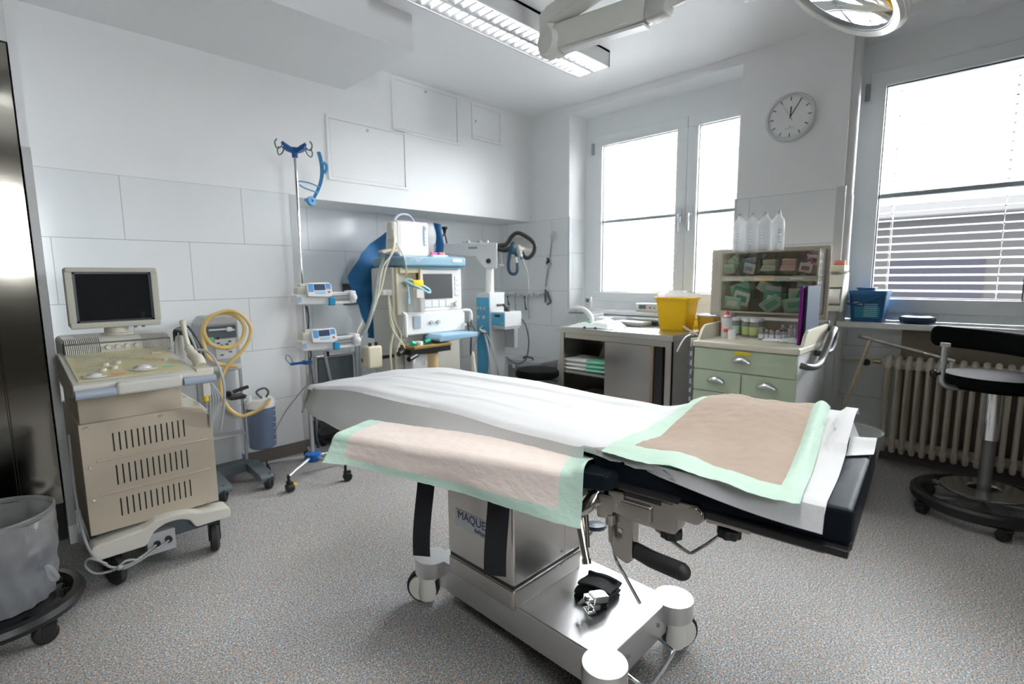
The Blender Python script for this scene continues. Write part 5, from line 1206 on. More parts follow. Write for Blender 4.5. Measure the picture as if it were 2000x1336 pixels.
# things on the steel top
t = thing('bladder_scanner', 'grey desktop device with a curved white arm on the steel table', 'medical device', (3.48, 2.50, .80))
wb(t).box(3.40, 3.58, 2.42, 2.585, .80, .895, .006).build('body', mat('device_grey', (.52, .55, .56), .4), t)
wb(t).box(3.41, 3.57, 2.43, 2.575, .893, .905, .003).build('vent', M_DGREY, t)
b = wb(t); b.tube([(3.37, 2.60, .93), (3.38, 2.56, .938), (3.37, 2.48, .93), (3.355, 2.42, .905), (3.345, 2.385, .865), (3.34, 2.38, .825)], [.017, .021, .021, .021, .022, .022], 14, 4); b.build('arm', mat('arm_pale', (.66, .69, .68), .35), t)
wb(t).box(3.312, 3.322, 2.362, 2.40, .822, .842, .003).build('green_label', mat('vivid_green', (.05, .55, .10), .4), t)
wb(t).ball((3.325, 2.395, .862), .009, (.4, 1, 1)).build('blue_dot', M_LBLUE, t)
wb(t).box(3.44, 3.53, 2.29, 2.40, .80, .87, .008).build('grey_block', mat('device_grey', (.52, .55, .56), .4), t)
b = MB()
def drape(u, v):
    x = 3.205+.25*u; y = 2.12+.40*v
    z = .803+.030*sstep(0, .25, u)*sstep(0, .2, v)*sstep(1, .75, v)+.035*math.exp(-((v-.35)*6)**2-((u-.6)*3)**2)+.012*mn.noise((u*4, v*6, 3.3))*sstep(0, .15, u)
    return (x+.03*math.sin(v*5), y, max(z, .802)+.002)
b.grid(26, 30, drape, .003)
tag(b.build('crumpled_drape', mat('mint_white_paper', (.74, .80, .78), .7), None, ang=70), 'crumpled pale mint sheet lying on the steel table', 'sheet')
for (y, x) in ((2.34, 3.20), (2.245, 3.208)): tag(MB().at((x, y, .806), (0, 0, .6)).box(-.012, .02, -.008, .012, -.003, .009, .003).build('clip', mat('dark_teal_clip', (.01, .07, .06), .5)), 'dark teal clip at the %s front edge of the crumpled sheet' % ('left' if y > 2.3 else 'right'), 'clip')
tag(MB().box(3.56, 3.70, 2.06, 2.30, .801, .812, .003).box(3.55, 3.71, 2.05, 2.31, .812, .838, .006).build('instrument_tray', mat('tray_white', (.70, .72, .72), .35)), 'shallow white tray at the back of the steel table', 'tray')
# sharps container
t = thing('sharps_container', 'yellow sharps container with a clear dome lid on the steel table', 'sharps container', (3.56, 1.765, .80))
def frus(b, c, w0, d0, w1, d1, z0, z1, n=8, rr=.25):
    P = []
    for (w_, d_, z) in ((w0, d0, z0), (w1, d1, z1)):
        ring = []
        for i in range(4*n):
            q = i//n; a = PI/2*(q+(i % n)/(n-1)); s = [(1, 1), (-1, 1), (-1, -1), (1, -1)][q]; r = min(w_, d_)*rr
            ring.append(b.bm.verts.new(Vector((c[0]+s[0]*(d_/2-r)+r*math.cos(a), c[1]+s[1]*(w_/2-r)+r*math.sin(a), z))))
        P.append(ring)
    m = 4*n
    for i in range(m): b.bm.faces.new((P[0][i], P[0][(i+1) % m], P[1][(i+1) % m], P[1][i]))
    b.bm.faces.new(list(reversed(P[0]))); b.bm.faces.new(P[1])
    b._fin(P[0]+P[1])
b = wb(t); frus(b, (3.56, 1.765), .205, .15, .265, .19, .801, 1.035, rr=.14); frus(b, (3.56, 1.765), .285, .205, .287, .207, 1.028, 1.042, rr=.12); b.build('tub', M_YELLOW, t)
b = wb(t); frus(b, (3.56, 1.765), .26, .185, .235, .16, 1.043, 1.075, rr=.14); frus(b, (3.56, 1.765), .12, .10, .11, .09, 1.075, 1.092, rr=.2); b.build('lid', glass_mat('lid_clear', (.92, .93, .93), .8, .08, .45), t)
t = thing('amber_tub', 'low amber yellow tub standing behind the drawer trolley corner', 'tub', (3.62, 1.53, .80))
b = wb(t); frus(b, (3.63, 1.545), .11, .13, .13, .15, .801, .905, rr=.15); b.build('tub', mat('amber_plastic', (.62, .34, .02), .4), t)
b = wb(t); frus(b, (3.63, 1.545), .135, .155, .135, .155, .905, .918, rr=.15); b.build('rim', mat('amber_rim', (.7, .66, .6), .4), t)
# things on the left window sill
t = thing('thermometer_display', 'small white digital thermometer on the left end of the window sill', 'thermometer', (3.83, 2.765, .902))
wb(t).box(3.82, 3.845, 2.73, 2.80, .902, 1.012, .006).build('case', M_WHITE, t); wb(t).box(3.8175, 3.821, 2.748, 2.782, .965, .998, .002).build('display', M_DGREY, t); wb(t).cyl((3.82, 2.765, .945), (3.816, 2.765, .945), .008, seg=12).build('button', M_GREYP, t)
t = thing('power_unit', 'white control unit with a dark display on the window sill behind the sharps container', 'control unit', (3.87, 2.12, .902))
wb(t).box(3.82, 3.95, 1.98, 2.27, .903, .972, .010).build('case', M_WHITE, t); wb(t).box(3.817, 3.822, 2.17, 2.235, .925, .958, .002).build('display', M_DGREY, t)
for (y, m) in ((2.13, M_RED), (2.09, M_GREENL), (2.055, M_GREYP)): wb(t).box(3.817, 3.822, y-.009, y+.009, .93, .945, .002).build('key', m, t)
b = wb(t); b.tube([(3.88, 2.10, .975), (3.88, 2.04, 1.01), (3.89, 1.98, 1.0), (3.88, 1.93, .96)], .012, 10, 4); b.build('hand_piece', M_GREYP, t)

# ------------------------------------------------------------------ green drawer trolley
gt = thing('drawer_trolley', 'sage green drawer trolley with a cream top between the windows', 'trolley', (3.15, 1.03, 0))
gx0, gx1, gy0, gy1 = 2.872, 3.43, .752, 1.312
wb(gt).box(gx0+.012, gx1, gy0+.004, gy1-.004, .12, .787, .004).build('body', mat('trolley_grey_white', (.66, .67, .67), .4), gt)
b = wb(gt); b.box(gx0-.006, gx1, gy0-.006, gy1+.006, .786, .822, .008, 3)
for (y0, y1) in ((gy0-.006, gy0+.012), (gy1-.012, gy1+.006)):
    b.prism([(gx0+.02, .818), (gx0+.06, .826), (gx0+.10, .88), (gx0+.14, .905), (gx1, .915), (gx1, .818)], y0, y1, 'xz', .004)
b.box(gx1-.012, gx1, gy0, gy1, .82, .915, .003)
b.build('top_tray', mat('trolley_cream', (.66, .64, .52), .35), gt)
def drawer(y0, y1, z0, z1, label=None):
    d = wb(gt).box(gx0, gx0+.018, y0, y1, z0, z1, .003).build('drawer', M_GREENF, gt)
    yc = (y0+y1)/2; zc = z0+(z1-z0)*.60; w_ = .052
    def shell(u, v):
        a = -1+2*u; t = v*PI*.5; e = math.sqrt(max(0, 1-a*a)); return (gx0-.002-.026*e*math.sin(t), yc+w_*a, zc-.010*(a*a)+.024*e*math.cos(t)-.006)
    h = wb(gt); h.grid(24, 8, shell, .0015); h.box(gx0-.004, gx0+.001, yc-w_, yc+w_, zc-.018, zc-.012, .001); h.build('cup_handle', M_ALU, d)
    wb(gt).cyl((gx0, yc, zc-.035), (gx0-.002, yc, zc-.035), .006, seg=12).build('lock', M_GREENF, d)
    return d
d1 = drawer(gy0+.006, gy1-.006, .660, .782)
wb(gt).box(gx0-.0015, gx0+.001, .985, 1.075, .760, .778).build('yellow_label', mat('label_yellow', (.80, .60, .02), .5), d1)
for (z0, z1) in ((.535, .654), (.410, .529), (.140, .404)):
    drawer(gy0+.006, 1.029, z0, z1); drawer(1.035, gy1-.006, z0, z1)
for (x, y) in ((gx0+.06, gy0+.06), (gx0+.06, gy1-.06), (gx1-.06, gy0+.06), (gx1-.06, gy1-.06)): caster(gt, x-3.15, y-1.03, .05, .03, 1.2, top=.125)
b = wb(gt)
for (x0_, dz) in ((2.92, 0), (3.06, -.0)):
    pass
b.tube([(2.885, .745, .735), (2.90, .715, .728), (3.0, .70, .72), (3.10, .70, .735), (3.20, .70, .80), (3.28, .70, .86), (3.36, .705, .885), (3.41, .715, .885), (3.425, .745, .885)], .0175, 14, 4)
b.tube([(3.16, .745, .77), (3.20, .715, .765), (3.28, .70, .775), (3.35, .70, .82), (3.38, .702, .87)], .0165, 14, 4)
b.build('push_handle', mat('handle_grey', (.13, .135, .135), .4, 0, .3), gt)
b = wb(gt); b.box(3.40, 3.425, .742, .765, .905, .93, .004); b.build('bracket', M_GREYMETAL, gt)
# perforated white rail at the left side
b = wb(gt); b.box(2.875, 3.05, 1.325, 1.333, .30, .83, .003); pr = b.build('perforated_rail', M_WHITE, gt)
b = wb(gt)
for k in range(9):
    b.lathe([(.001, 0), (.016, 0), (.016, .002), (.001, .002)], (2.895, 1.333, .33+k*.055), (0, 1, 0), 14); b.lathe([(.001, 0), (.014, 0), (.014, .002), (.001, .002)], (2.873, 1.3293, .33+k*.055), (-1, 0, 0), 10)
b.build('perforations', M_DGREY, pr)
tag(MB().sweep([(2.94, 1.345, .845), (2.92, 1.355, .85), (2.89, 1.37, .838), (2.875, 1.385, .81), (2.868, 1.40, .775), (2.862, 1.41, .745)], (.5, .5, 0), .028, .002).build('paper_strip', M_WHITE), 'white paper strip curling down beside the left corner of the drawer trolley', 'paper strip')
tag(MB().tube([(2.96, 1.33, .845), (2.94, 1.38, .875), (2.93, 1.41, .895)], .006, 8, 2).build('thermometer_probe', mat('probe_pink_white', (.75, .55, .50), .4)), 'thin pinkish rod poking out over the left edge of the drawer trolley', 'rod')
# organiser above the trolley
og = thing('tilt_bin_organiser', 'smoky clear organiser of tilting bins above the drawer trolley', 'organiser', (3.36, 1.06, .965))
M_SMOKE = glass_mat('smoky_plastic', (.985, .98, .95), .5, .05, .03); M_SMOKEF = glass_mat('smoky_frame', (.90, .88, .80), .6, .06, .15); M_OLIVE = mat('olive_frame', (.50, .48, .36), .35)
wb(og).box(3.445, 3.462, .765, 1.468, .93, 1.37, .012, 3).build('back_board', mat('board_beige', (.68, .62, .54), .4), og)
b = wb(og)
ox0, ox1 = 3.285, 3.445
for y in (.785, 1.338-.006): b.box(ox0, ox1, y, y+.006, .967, 1.344)
for z in (.967, 1.185, 1.338): b.box(ox0, ox1, .785, 1.338, z, z+.006)
b.box(ox1-.004, ox1, .79, 1.333, .972, 1.34)
b.build('shell', M_SMOKEF, og)
b = wb(og)
for z in (.965, 1.183, 1.336): b.box(ox0-.003, ox0+.002, .784, 1.339, z, z+.009)
for y in (.784, 1.330): b.box(ox0-.003, ox0+.002, y, y+.009, .974, 1.336)
b.box(ox0-.001, ox0+.003, .793, 1.330, 1.163, 1.183); b.build('front_frame', M_OLIVE, og)
for z in (.93, .90): pass
b = wb(og)
for y in (.83, 1.30): b.box(3.43, 3.445, y-.012, y+.012, .80, .967)
b.build('post_pair', M_GREYP, og)
M_POUCHW = mat('pouch_white', (.86, .88, .87), .5); M_POUCHG = mat('pouch_green', (.42, .74, .58), .5); M_POUCHP = mat('pouch_pink', (.84, .60, .58), .5); M_POUCHB = mat('pouch_blue', (.30, .40, .58), .4); M_POUCHY = mat('pouch_pale_green', (.74, .82, .64), .5); M_POUCHR = mat('pouch_purple', (.40, .10, .24), .5)
rp = random.Random(11)
def tiltbin(y0, y1, z0, z1, mats, what, n=4, flat=False):
    bn = wb(og); f = ox0+.003
    bn.prism([(f, z0+.004), (f+.004, z0+.004), (f+.004, z1-.004), (f, z1-.004)], y0, y1, 'xz'); bn.prism([(f-.022, z0+(z1-z0)*.42), (f+.002, z0+.003), (f+.006, z0+.003), (f-.018, z0+(z1-z0)*.42)], y0+.004, y1-.004, 'xz'); bn.box(f, ox1-.01, y0, y0+.003, z0+.004, z1-.004); bn.box(f, ox1-.01, y1-.003, y1, z0+.004, z1-.004)
    bn.build('tilt_bin', M_SMOKE, og)
    for k in range(n):
        w_ = (y1-y0)*rp.uniform(.55, .80) if not flat else (y1-y0)*.8; h = (z1-z0)*rp.uniform(.34, .50) if not flat else .018
        cy = (y0+y1)/2+rp.uniform(-.2, .2)*(y1-y0)*(0 if flat else 1); cz = z0+.022+(z1-z0)*(.15+.16*k if not flat else .09+.10*k); cx = f+.03+.022*k*(.6 if flat else 1)
        rx = rp.uniform(-.7, .7) if not flat else 0
        if flat and k >= 2: h = (z1-z0)*.5; cz = z0+(z1-z0)*.45; cx = f+.07+.012*(k-2)
        o = MB().at((cx, cy, cz), (rx, rp.uniform(-.4, .1), rp.uniform(-.15, .15)))
        m = mats[k % len(mats)]
        hh = min(h, 2*min(z1-.012-cz, cz-z0-.01)); o.box(-.006, .006, -w_/2, w_/2, -hh/2, hh/2, .005)
        o.m(1); o.box(-.0068, -.0058, -w_*.32, w_*.32, -hh*.22, hh*.22, .0)
        tag(o.build('sterile_pack', [m, mats[(k+1) % len(mats)]]), what, 'pack', what.replace('sterile pack', 'sterile packs').replace('packet', 'packets'))
ys = [1.331, 1.255, 1.168, 1.070, .967, .789]
ys = [1.331, 1.228, 1.122, 1.012, .902, .791]
spec = [((M_POUCHW, M_POUCHG), 'white and green sterile pack in the first top bin from the left', False), ((M_POUCHW, M_POUCHB), 'white and blue sterile pack in the second top bin from the left', False), ((M_POUCHY, M_POUCHW), 'pale green flat packet in the middle top bin', True), ((M_POUCHP, M_POUCHP), 'pink flat packet in the second top bin from the right', True), ((M_POUCHW, M_POUCHR), 'white and purple packet in the top right bin', False)]
for i, (ms, wt, fl_) in enumerate(spec): tiltbin(ys[i+1]+.002, ys[i]-.002, 1.196, 1.336, ms, wt, 4 if fl_ else 5, fl_)
ys = [1.331, 1.150, .972, .791]
spec = [((M_POUCHG, M_POUCHW, M_TEALP, M_POUCHG), 'green and white sterile pack in the lower left bin'), ((M_POUCHG, M_TEALP, M_POUCHW, M_POUCHY), 'green sterile pack in the lower middle bin'), ((M_POUCHG, M_TEALP, M_POUCHY), 'pale green sterile pack in the lower right bin')]
for i, (ms, wt) in enumerate(spec): tiltbin(ys[i+1]+.002, ys[i]-.002, .974, 1.160, ms, wt, 6)
for (y0, y1, z0, z1, m) in ((1.20, 1.31, 1.165, 1.193, M_OFFWHITE), (1.02, 1.13, 1.165, 1.195, mat('label_buff', (.72, .56, .32), .5)), (.86, .93, 1.172, 1.186, M_WHITE)): wb(og).box(ox0-.002, ox0, y0, y1, z0, z1).build('label', m, og)
# infusion bottles standing on top of the organiser
def infusion():
    t = thing('infusion_bottle', '', 'bottle', (3.36, 1.26, 1.3445), 0, 'infusion bottles on the organiser')
    MB().lathe([(.001, .001), (.032, .001), (.037, .008), (.037, .16), (.033, .185), (.017, .205), (.015, .222), (.001, .223)], seg=28).build('flask', M_BOTTLE, t)
    MB().cyl((0, 0, .222), (0, 0, .238), .012, seg=16).build('cap', M_GREYP, t)
    b = MB(); b.box(-.0375, -.0368, -.012, .006, .05, .052)
    for k in range(5): b.box(-.0378, -.0366, -.010, .004, .045+k*.018, .053+k*.018)
    b.build('scale_print', M_GREYP, t); return t
ib = infusion(); ib['label'] = 'first infusion bottle from the window on top of the organiser'
for y, l in ((1.185, 'second infusion bottle from the window on top of the organiser'), (1.11, 'third infusion bottle from the window on top of the organiser'), (1.035, 'rightmost of the four infusion bottles on top of the organiser')): dup(ib, (3.36, y, 1.3445), .4 if y < 1.1 else 0, l)
# small things on the trolley top
def onbottle(name, label, cat, x, y, r, h, body, cap, capc, group=None, lab=None, neck=.5):
    t = thing(name, label, cat, (x, y, .8225), 0, group)
    MB().lathe([(.001, .0), (r*.95, .0), (r, r*.12), (r, h*.70), (r*.8, h*.78), (r*neck, h*.82), (r*neck, h*.85), (.001, h*.85)], seg=22).build('flask', body, t)
    MB().cyl((0, 0, h*.82), (0, 0, h), r*neck*1.25 if cap != 'spout' else r*neck, None if cap != 'spout' else r*.25, seg=18).build('cap', capc, t)
    if lab: MB().lathe([(r*1.01, h*.14), (r*1.01, h*.55)], seg=22, cap=False).build('label', lab, t)
    return t
sb = onbottle('spray_bottle', 'white bottle with a red cap at the left of the trolley top', 'bottle', 3.13, 1.225, .030, .165, M_WHITE, 'spout', M_RED, lab=mat('label_white_red', (.74, .70, .70), .5), neck=.55)
MB().lathe([(.0308, .122), (.0308, .127)], seg=22, cap=False).build('red_band', M_RED, sb); MB().box(-.0312, -.02, -.022, .004, .035, .055).build('red_patch', M_RED, sb)
t = thing('syringe', 'upright syringe with a red scale at the left rear corner of the trolley top', 'syringe', (3.20, 1.288, .8225))
MB().cyl((0, 0, .0), (0, 0, .10), .010, seg=14).build('barrel', M_CLEAR, t); MB().cyl((0, 0, .10), (0, 0, .15), .003, seg=8).build('needle', M_ALU, t); MB().box(-.0108, -.009, -.004, .004, .02, .085).build('red_scale', M_RED, t)
tag(MB().lathe([(.010, 0), (.022, 0), (.022, .055), (.010, .055), (.010, .0)], (3.06, 1.165, .8225), seg=24, cap=False).build('bandage_roll', M_CLOTHW), 'white bandage roll on the trolley top beside the red capped bottle', 'bandage')
labs = mat('label_mint', (.45, .66, .52), .5); laby = mat('label_lime', (.50, .58, .24), .5)
for i, (x, y, l) in enumerate(((3.27, 1.225, labs), (3.30, 1.18, labs), (3.24, 1.145, laby), (3.22, 1.095, laby), (3.29, 1.085, labs), (3.31, 1.135, labs))):
    onbottle('medicine_bottle', ['white capped bottle with a mint label, leftmost of the bottle group', 'white capped bottle with a mint label, second from the left of the bottle group', 'white capped bottle with a lime label, left one of the two lime bottles', 'white capped bottle with a lime label, right one of the two lime bottles', 'white capped bottle with a mint label at the right rear of the bottle group', 'white capped bottle with a mint label in the middle rear of the bottle group'][i], 'bottle', x, y, .026, .115, M_BOTTLE, 'c', mat('cap_white', (.82, .83, .83), .4), 'white capped bottles on the trolley', l, .72)
vial_top = mat('vial_brown_cap', (.24, .10, .07), .35, .3)
for i in range(4):
    for j in range(3):
        onbottle('vial', 'small glass vial with a brown metal cap in the vial block', 'vial', 3.14+.032*j+.01*(i % 2), 1.03-.030*i-.012*j, .0125, .062, M_BOTTLE, 'c', vial_top if j else M_ALU, 'brown capped vials on the trolley', M_WHITE, .62)
for i, (x, y) in enumerate(((3.27, .945), (3.25, .895))):
    onbottle('glass_vial', 'clear glass vial, %s of the two standing right of the vial block' % ('left' if i == 0 else 'right'), 'vial', x, y, .020, .085, M_BOTTLE, 'c', M_ALU, 'clear vials on the trolley', None, .6)
b = MB(); b.grid(14, 14, lambda u, v: (3.08+.10*u, .80+.13*v, .826+.022*math.sin(u*PI)*math.sin(v*PI)+.006*mn.noise((u*4, v*4, 1))), .003); tag(b.build('wrapped_pack', mat('pack_mint_film', (.60, .72, .66), .3), None, ang=70), 'crumpled mint wrapped pack at the right of the trolley top', 'pack')
tag(MB().at((3.11, .955, .829)).box(-.04, .04, -.045, .045, -.006, .006, .004).build('foil_pack', M_POUCHW), 'flat white pack on the trolley top in front of the clear vials', 'pack')
# upright folders at the right end
for i, (x, y, a, m, l) in enumerate(((3.02, .795, .0, mat('folder_purple', (.22, .02, .24), .6, spec=.2), 'purple folder standing upright at the right end of the trolley'), (3.05, .778, .0, mat('folder_navy', (.03, .05, .085), .6, spec=.2), 'navy folder standing upright at the right end of the trolley, behind the purple one'))):
    t = thing('folder', l, 'folder', (x+.12, y, .823), 0, 'folders on the trolley')
    b = MB(); b.box(-.125, .125, .004, .0065, 0, .315); b.box(-.125, .125, -.0065, -.004, 0, .315); b.box(-.128, -.12, -.0065, .0065, 0, .315, .003); b.build('cover', m, t)
    MB().box(-.118, .12, -.0035, .0035, .004, .305).build('papers', M_CLOTHW, t)
# towel dispenser, tape and scissors at the pillar edge
t = thing('towel_dispenser', 'cream paper towel dispenser on the pillar beside the organiser', 'dispenser', (3.69, .80, .97))
ds = mat('dispenser_cream', (.62, .61, .54), .4)
wb(t).prism([(3.60, .975), (3.60, 1.01), (3.785, 1.01), (3.785, .965)], .735, .862, 'xz', .004).build('drip_tray', ds, t)
wb(t).prism([(3.62, 1.12), (3.66, 1.195), (3.785, 1.215), (3.785, 1.0), (3.70, 1.0), (3.68, 1.12)], .735, .862, 'xz', .006).build('cover', ds, t)
for y in (.733, .858): wb(t).prism([(3.61, 1.0), (3.63, 1.13), (3.67, 1.20), (3.785, 1.21), (3.785, .97), (3.61, .97)], y, y+.006, 'xz', .002).build('side_plate', ds, t)
wb(t).cyl((3.645, .742, 1.065), (3.645, .856, 1.065), .048, seg=32).build('paper_roll', M_CLOTHW, t)
t = thing('tape_dispenser', 'pale green tape dispenser with a red reel on top of the towel dispenser', 'tape dispenser', (3.72, .77, 1.217))
wb(t).box(3.65, 3.78, .735, .815, 1.217, 1.255, .006).build('case', mat('tape_pale_green', (.55, .56, .40), .4), t); wb(t).cyl((3.71, .745, 1.268), (3.71, .80, 1.268), .018, seg=20).build('reel', mat('reel_coral', (.70, .22, .18), .4), t)
b = MB(); b.box(-.035, .035, -.03, -.015, 0, .012, .004); b.tube([(.01, .0, .008), (.03, .02, .012), (.04, .045, .010), (.02, .05, .010), (.0, .02, .008)], .006, 8, 3); b.at((3.68, .835, 1.224)); 
tag(MB().at((3.68, .84, 1.226), (0, 0, .3)).box(-.03, .03, -.012, .012, -.006, .008, .004).tube([(.03, 0, 0), (.05, .02, .002), (.06, .0, .002), (.05, -.018, 0), (.03, 0, 0)], .006, 8, 3).tube([(-.03, 0, 0), (-.05, .02, .002), (-.06, .0, .002), (-.05, -.018, 0), (-.03, 0, 0)], .006, 8, 3).build('scissors', M_BLACKP), 'black scissors lying on the towel dispenser left of the tape', 'scissors')

# ------------------------------------------------------------------ right window sill
t = thing('wipes_bucket', 'blue lidded bucket of wipes on the right window sill', 'bucket', (3.875, .635, .903))
BB = mat('bucket_blue', (.006, .09, .24), .4)
b = wb(t); frus(b, (3.875, .632), .165, .15, .192, .175, .904, 1.075, rr=.12); b.build('tub', BB, t)
b = wb(t); frus(b, (3.875, .632), .20, .185, .20, .185, 1.075, 1.097, rr=.12); b.build('lid', mat('lid_blue', (.008, .12, .30), .4), t)
b = wb(t); b.cyl((3.875, .65, 1.097), (3.875, .65, 1.112), .05, seg=24); b.box(3.83, 3.92, .60, .70, 1.108, 1.116, .003); b.build('lid_flap', BB, t)
wb(t).prism([(.565, .93), (.69, .93), (.70, 1.05), (.56, 1.05)], 3.793, 3.796, 'yz').build('label', mat('label_cyan', (.02, .22, .34), .4), t)
b = wb(t)
for k in range(8): b.box(3.7915, 3.7935, .575, .645, .94+k*.012, .944+k*.012)
b.build('label_lines', mat('label_cyan_pale', (.35, .66, .74), .4), t)
wb(t).box(3.791, 3.7945, .655, .70, 1.01, 1.05).build('white_label', M_WHITE, t)
b = wb(t); b.tube([(3.80, .735, 1.05), (3.785, .745, 1.03), (3.775, .72, 1.015), (3.772, .67, 1.02), (3.775, .60, 1.045), (3.785, .55, 1.07)], .006, 8, 4); b.build('bail_handle', BB, t)
tag(MB().lathe([(.030, .004), (.058, .0), (.084, .008), (.090, .024), (.084, .040), (.058, .048), (.034, .044), (.026, .024), (.030, .004)], (3.88, .388, .903), seg=44, cap=False).build('ring_cushion', mat('cushion_navy', (.020, .045, .085), .45, spec=.25)), 'dark navy ring cushion on the right window sill', 'cushion')

# ------------------------------------------------------------------ radiator and pipes
ra = thing('radiator', 'old cream cast iron radiator under the right window', 'radiator', (3.89, 0, .1))
M_RAD = mat('radiator_enamel', (.70, .65, .56), .4, bump=(35, .12)); NS = 21
def section(y):
    b = wb(ra)
    for (x, d) in ((3.838, .026), (3.95, .014)):
        prof = []
        for i in range(16):
            a = 2*PI*i/16; prof.append((x+d*math.cos(a), y+.0125*math.sin(a)*(1-.35*abs(math.cos(a)))))
        b.prism([(p, q) for p, q in prof], .155, .625, 'xy')
    b.tube([(3.838, y, .625), (3.842, y, .655), (3.87, y, .682), (3.92, y, .682), (3.947, y, .655), (3.95, y, .625)], .0155, 10, 3)
    b.tube([(3.838, y, .155), (3.842, y, .125), (3.87, y, .098), (3.92, y, .098), (3.947, y, .125), (3.95, y, .155)], .0155, 10, 3)
    b.prism([(3.815, .15), (3.822, .145), (3.822, .635), (3.815, .63)], y-.002, y+.002, 'xz')
    return b
for k in range(NS):
    section(.505-.0495*k).build('section', M_RAD, ra)
b = wb(ra); b.cyl((3.89, .54, .645), (3.89, -.53, .645), .030, seg=18); b.cyl((3.89, .52, .14), (3.89, -.53, .14), .030, seg=18); b.build('hub_tube', M_RAD, ra)
t = thing('radiator_valve', 'white pipe, brass valve and black capped knob left of the radiator', 'valve', (3.88, .66, .65))
b = wb(t); b.cyl((3.88, .785, .655), (3.88, .60, .652), .014, seg=14); b.cyl((3.88, .72, .654), (3.88, .69, .654), .019, seg=14); b.build('pipe', M_OFFWHITE, t)
b = wb(t); b.cyl((3.88, .60, .652), (3.88, .545, .650), .015, seg=8); b.build('brass_nut', mat('old_brass', (.35, .27, .13), .35, .9), t)
b = wb(t); b.cyl((3.87, .612, .65), (3.81, .612, .65), .028, seg=20, bev=.004); b.build('knob', M_OFFWHITE, t); wb(t).cyl((3.81, .612, .65), (3.805, .612, .65), .021, seg=20).build('knob_cap', M_BLACKP, t)
t = thing('floor_squeegee', 'wooden handled floor squeegee leaning upside down against the radiator', 'squeegee', (3.73, .69, .0))
b = wb(t); b.tube([(3.70, .745, .02), (3.72, .70, .345), (3.745, .59, .80)], .011, 10, 1); b.build('pole', M_WOOD, t)
b = wb(t); b.cyl((3.745, .635, .815), (3.74, .19, .712), .011, seg=12); b.cyl((3.745, .637, .8155), (3.745, .655, .8195), .012, seg=10); b.build('metal_head', mat('dull_steel', (.45, .42, .40), .35, .9), t)
b = wb(t); b.tube([(3.70, .745, .24), (3.715, .712, .30), (3.718, .70, .345)], .014, 10, 2); b.box(3.70, 3.725, .675, .70, .33, .36, .003); b.build('grip_fitting', M_GREYMETAL, t)
t = thing('waste_bin', 'white waste bin with a translucent liner beside the foot end of the operating table', 'waste bin', (3.065, .565, 0))
b = MB(); b.lathe([(.001, .004), (.105, .004), (.112, .01), (.163, .385), (.168, .395), (.160, .395), (.108, .02), (.001, .016)], seg=40); b.build('bin_body', mat('bin_grey_white', (.60, .62, .61), .4), t)
b = MB(); b.grid(60, 6, lambda u, v: ((.172+.006*mn.noise((math.cos(2*PI*u)*4, math.sin(2*PI*u)*4, 2))-.010*v)*math.cos(2*PI*u), (.172-.010*v)*math.sin(2*PI*u), .402-.055*v+.006*math.sin(u*40)*v)); b.grid(60, 8, lambda u, v: ((.170-.03*v)*math.cos(2*PI*u), (.170-.03*v)*math.sin(2*PI*u), .402-.22*v)); b.build('liner', glass_mat('white_liner', (.92, .93, .93), .8, .2, .45), t)

# ------------------------------------------------------------------ surgeon's stool on the right
ss = thing('surgeon_stool', 'black upholstered surgeon stool with a back pad and a ring base', 'stool', (3.34, .015, 0))
MB().lathe([(.14, .648), (.195, .652), (.208, .668), (.208, .698), (.197, .714), (.15, .719), (.001, .720)], seg=48).build('seat', M_VINYLS, ss)
MB().cyl((0, 0, .395), (0, 0, .65), .034, seg=24).build('upper_tube', M_CHROME, ss)
MB().cyl((0, 0, .08), (0, 0, .40), .027, seg=24).build('lower_tube', mat('tube_dark_grey', (.20, .20, .20), .35, .6), ss)
MB().lathe([(.068, .135), (.162, .130), (.17, .134), (.17, .140), (.16, .145), (.068, .150), (.064, .142), (.068, .135)], seg=56, cap=False).build('foot_disc', M_STEELH, ss)
b = MB(); b.lathe([(.245, .055), (.272, .055), (.285, .07), (.285, .10), (.272, .112), (.25, .112), (.244, .09), (.245, .055)], seg=64, cap=False); b.build('ring_base', M_BLACKP, ss)
for k in range(5):
    a = 2*PI*k/5+2.2; c, s = math.cos(a), math.sin(a)
    b = MB(); b.tube([(.02*c, .02*s, .085), (.25*c, .25*s, .082)], .014, 8, 0); b.cyl((.11*c, .11*s, .085), (.11*c, .11*s, .135), .006, seg=8); b.build('spoke', M_GREYMETAL, ss)
    caster(ss, .265*c, .265*s, .025, .04, a+.6, top=.062)
def backpad(u, v):
    t = 2*PI*v; s = -.04+u*.64; cx, cy = -.155, .215
    d = Vector((-.70, -.714)); n = Vector((-.714, .70)); bow = -.05*math.sin(PI*min(1, s/.55)) if s > 0 else 0
    e = min(1, min(u, 1-u)/.05); k = math.sqrt(max(0, 1-(1-e)**2))
    x = cx+d.x*s+n.x*(bow+.020*k*math.cos(t)); y = cy+d.y*s+n.y*(bow+.020*k*math.cos(t)); z = .902+.049*k*math.copysign(abs(math.sin(t))**.55, math.sin(t))
    return (x, y, z)
MB().grid(60, 24, backpad).build('back_pad', M_VINYLS, ss, ang=70)
b = MB(); b.tube([(-.185, .185, .87), (-.187, .187, .78), (-.188, .188, .70), (-.178, .175, .668), (-.15, .14, .655), (-.06, .06, .650)], .013, 12, 4); b.box(-.205, -.170, .165, .205, .855, .875, .004); b.build('back_bracket', M_ALU, ss)
b = MB(); b.cyl((-.19, .19, .725), (-.215, .215, .725), .008, seg=10); b.lathe([(.001, 0), (.018, .002), (.020, .010), (.014, .016), (.001, .018)], (-.212, .212, .725), (-1, 1, 0), 14); b.build('clamp_knob', M_BLACKP, ss)

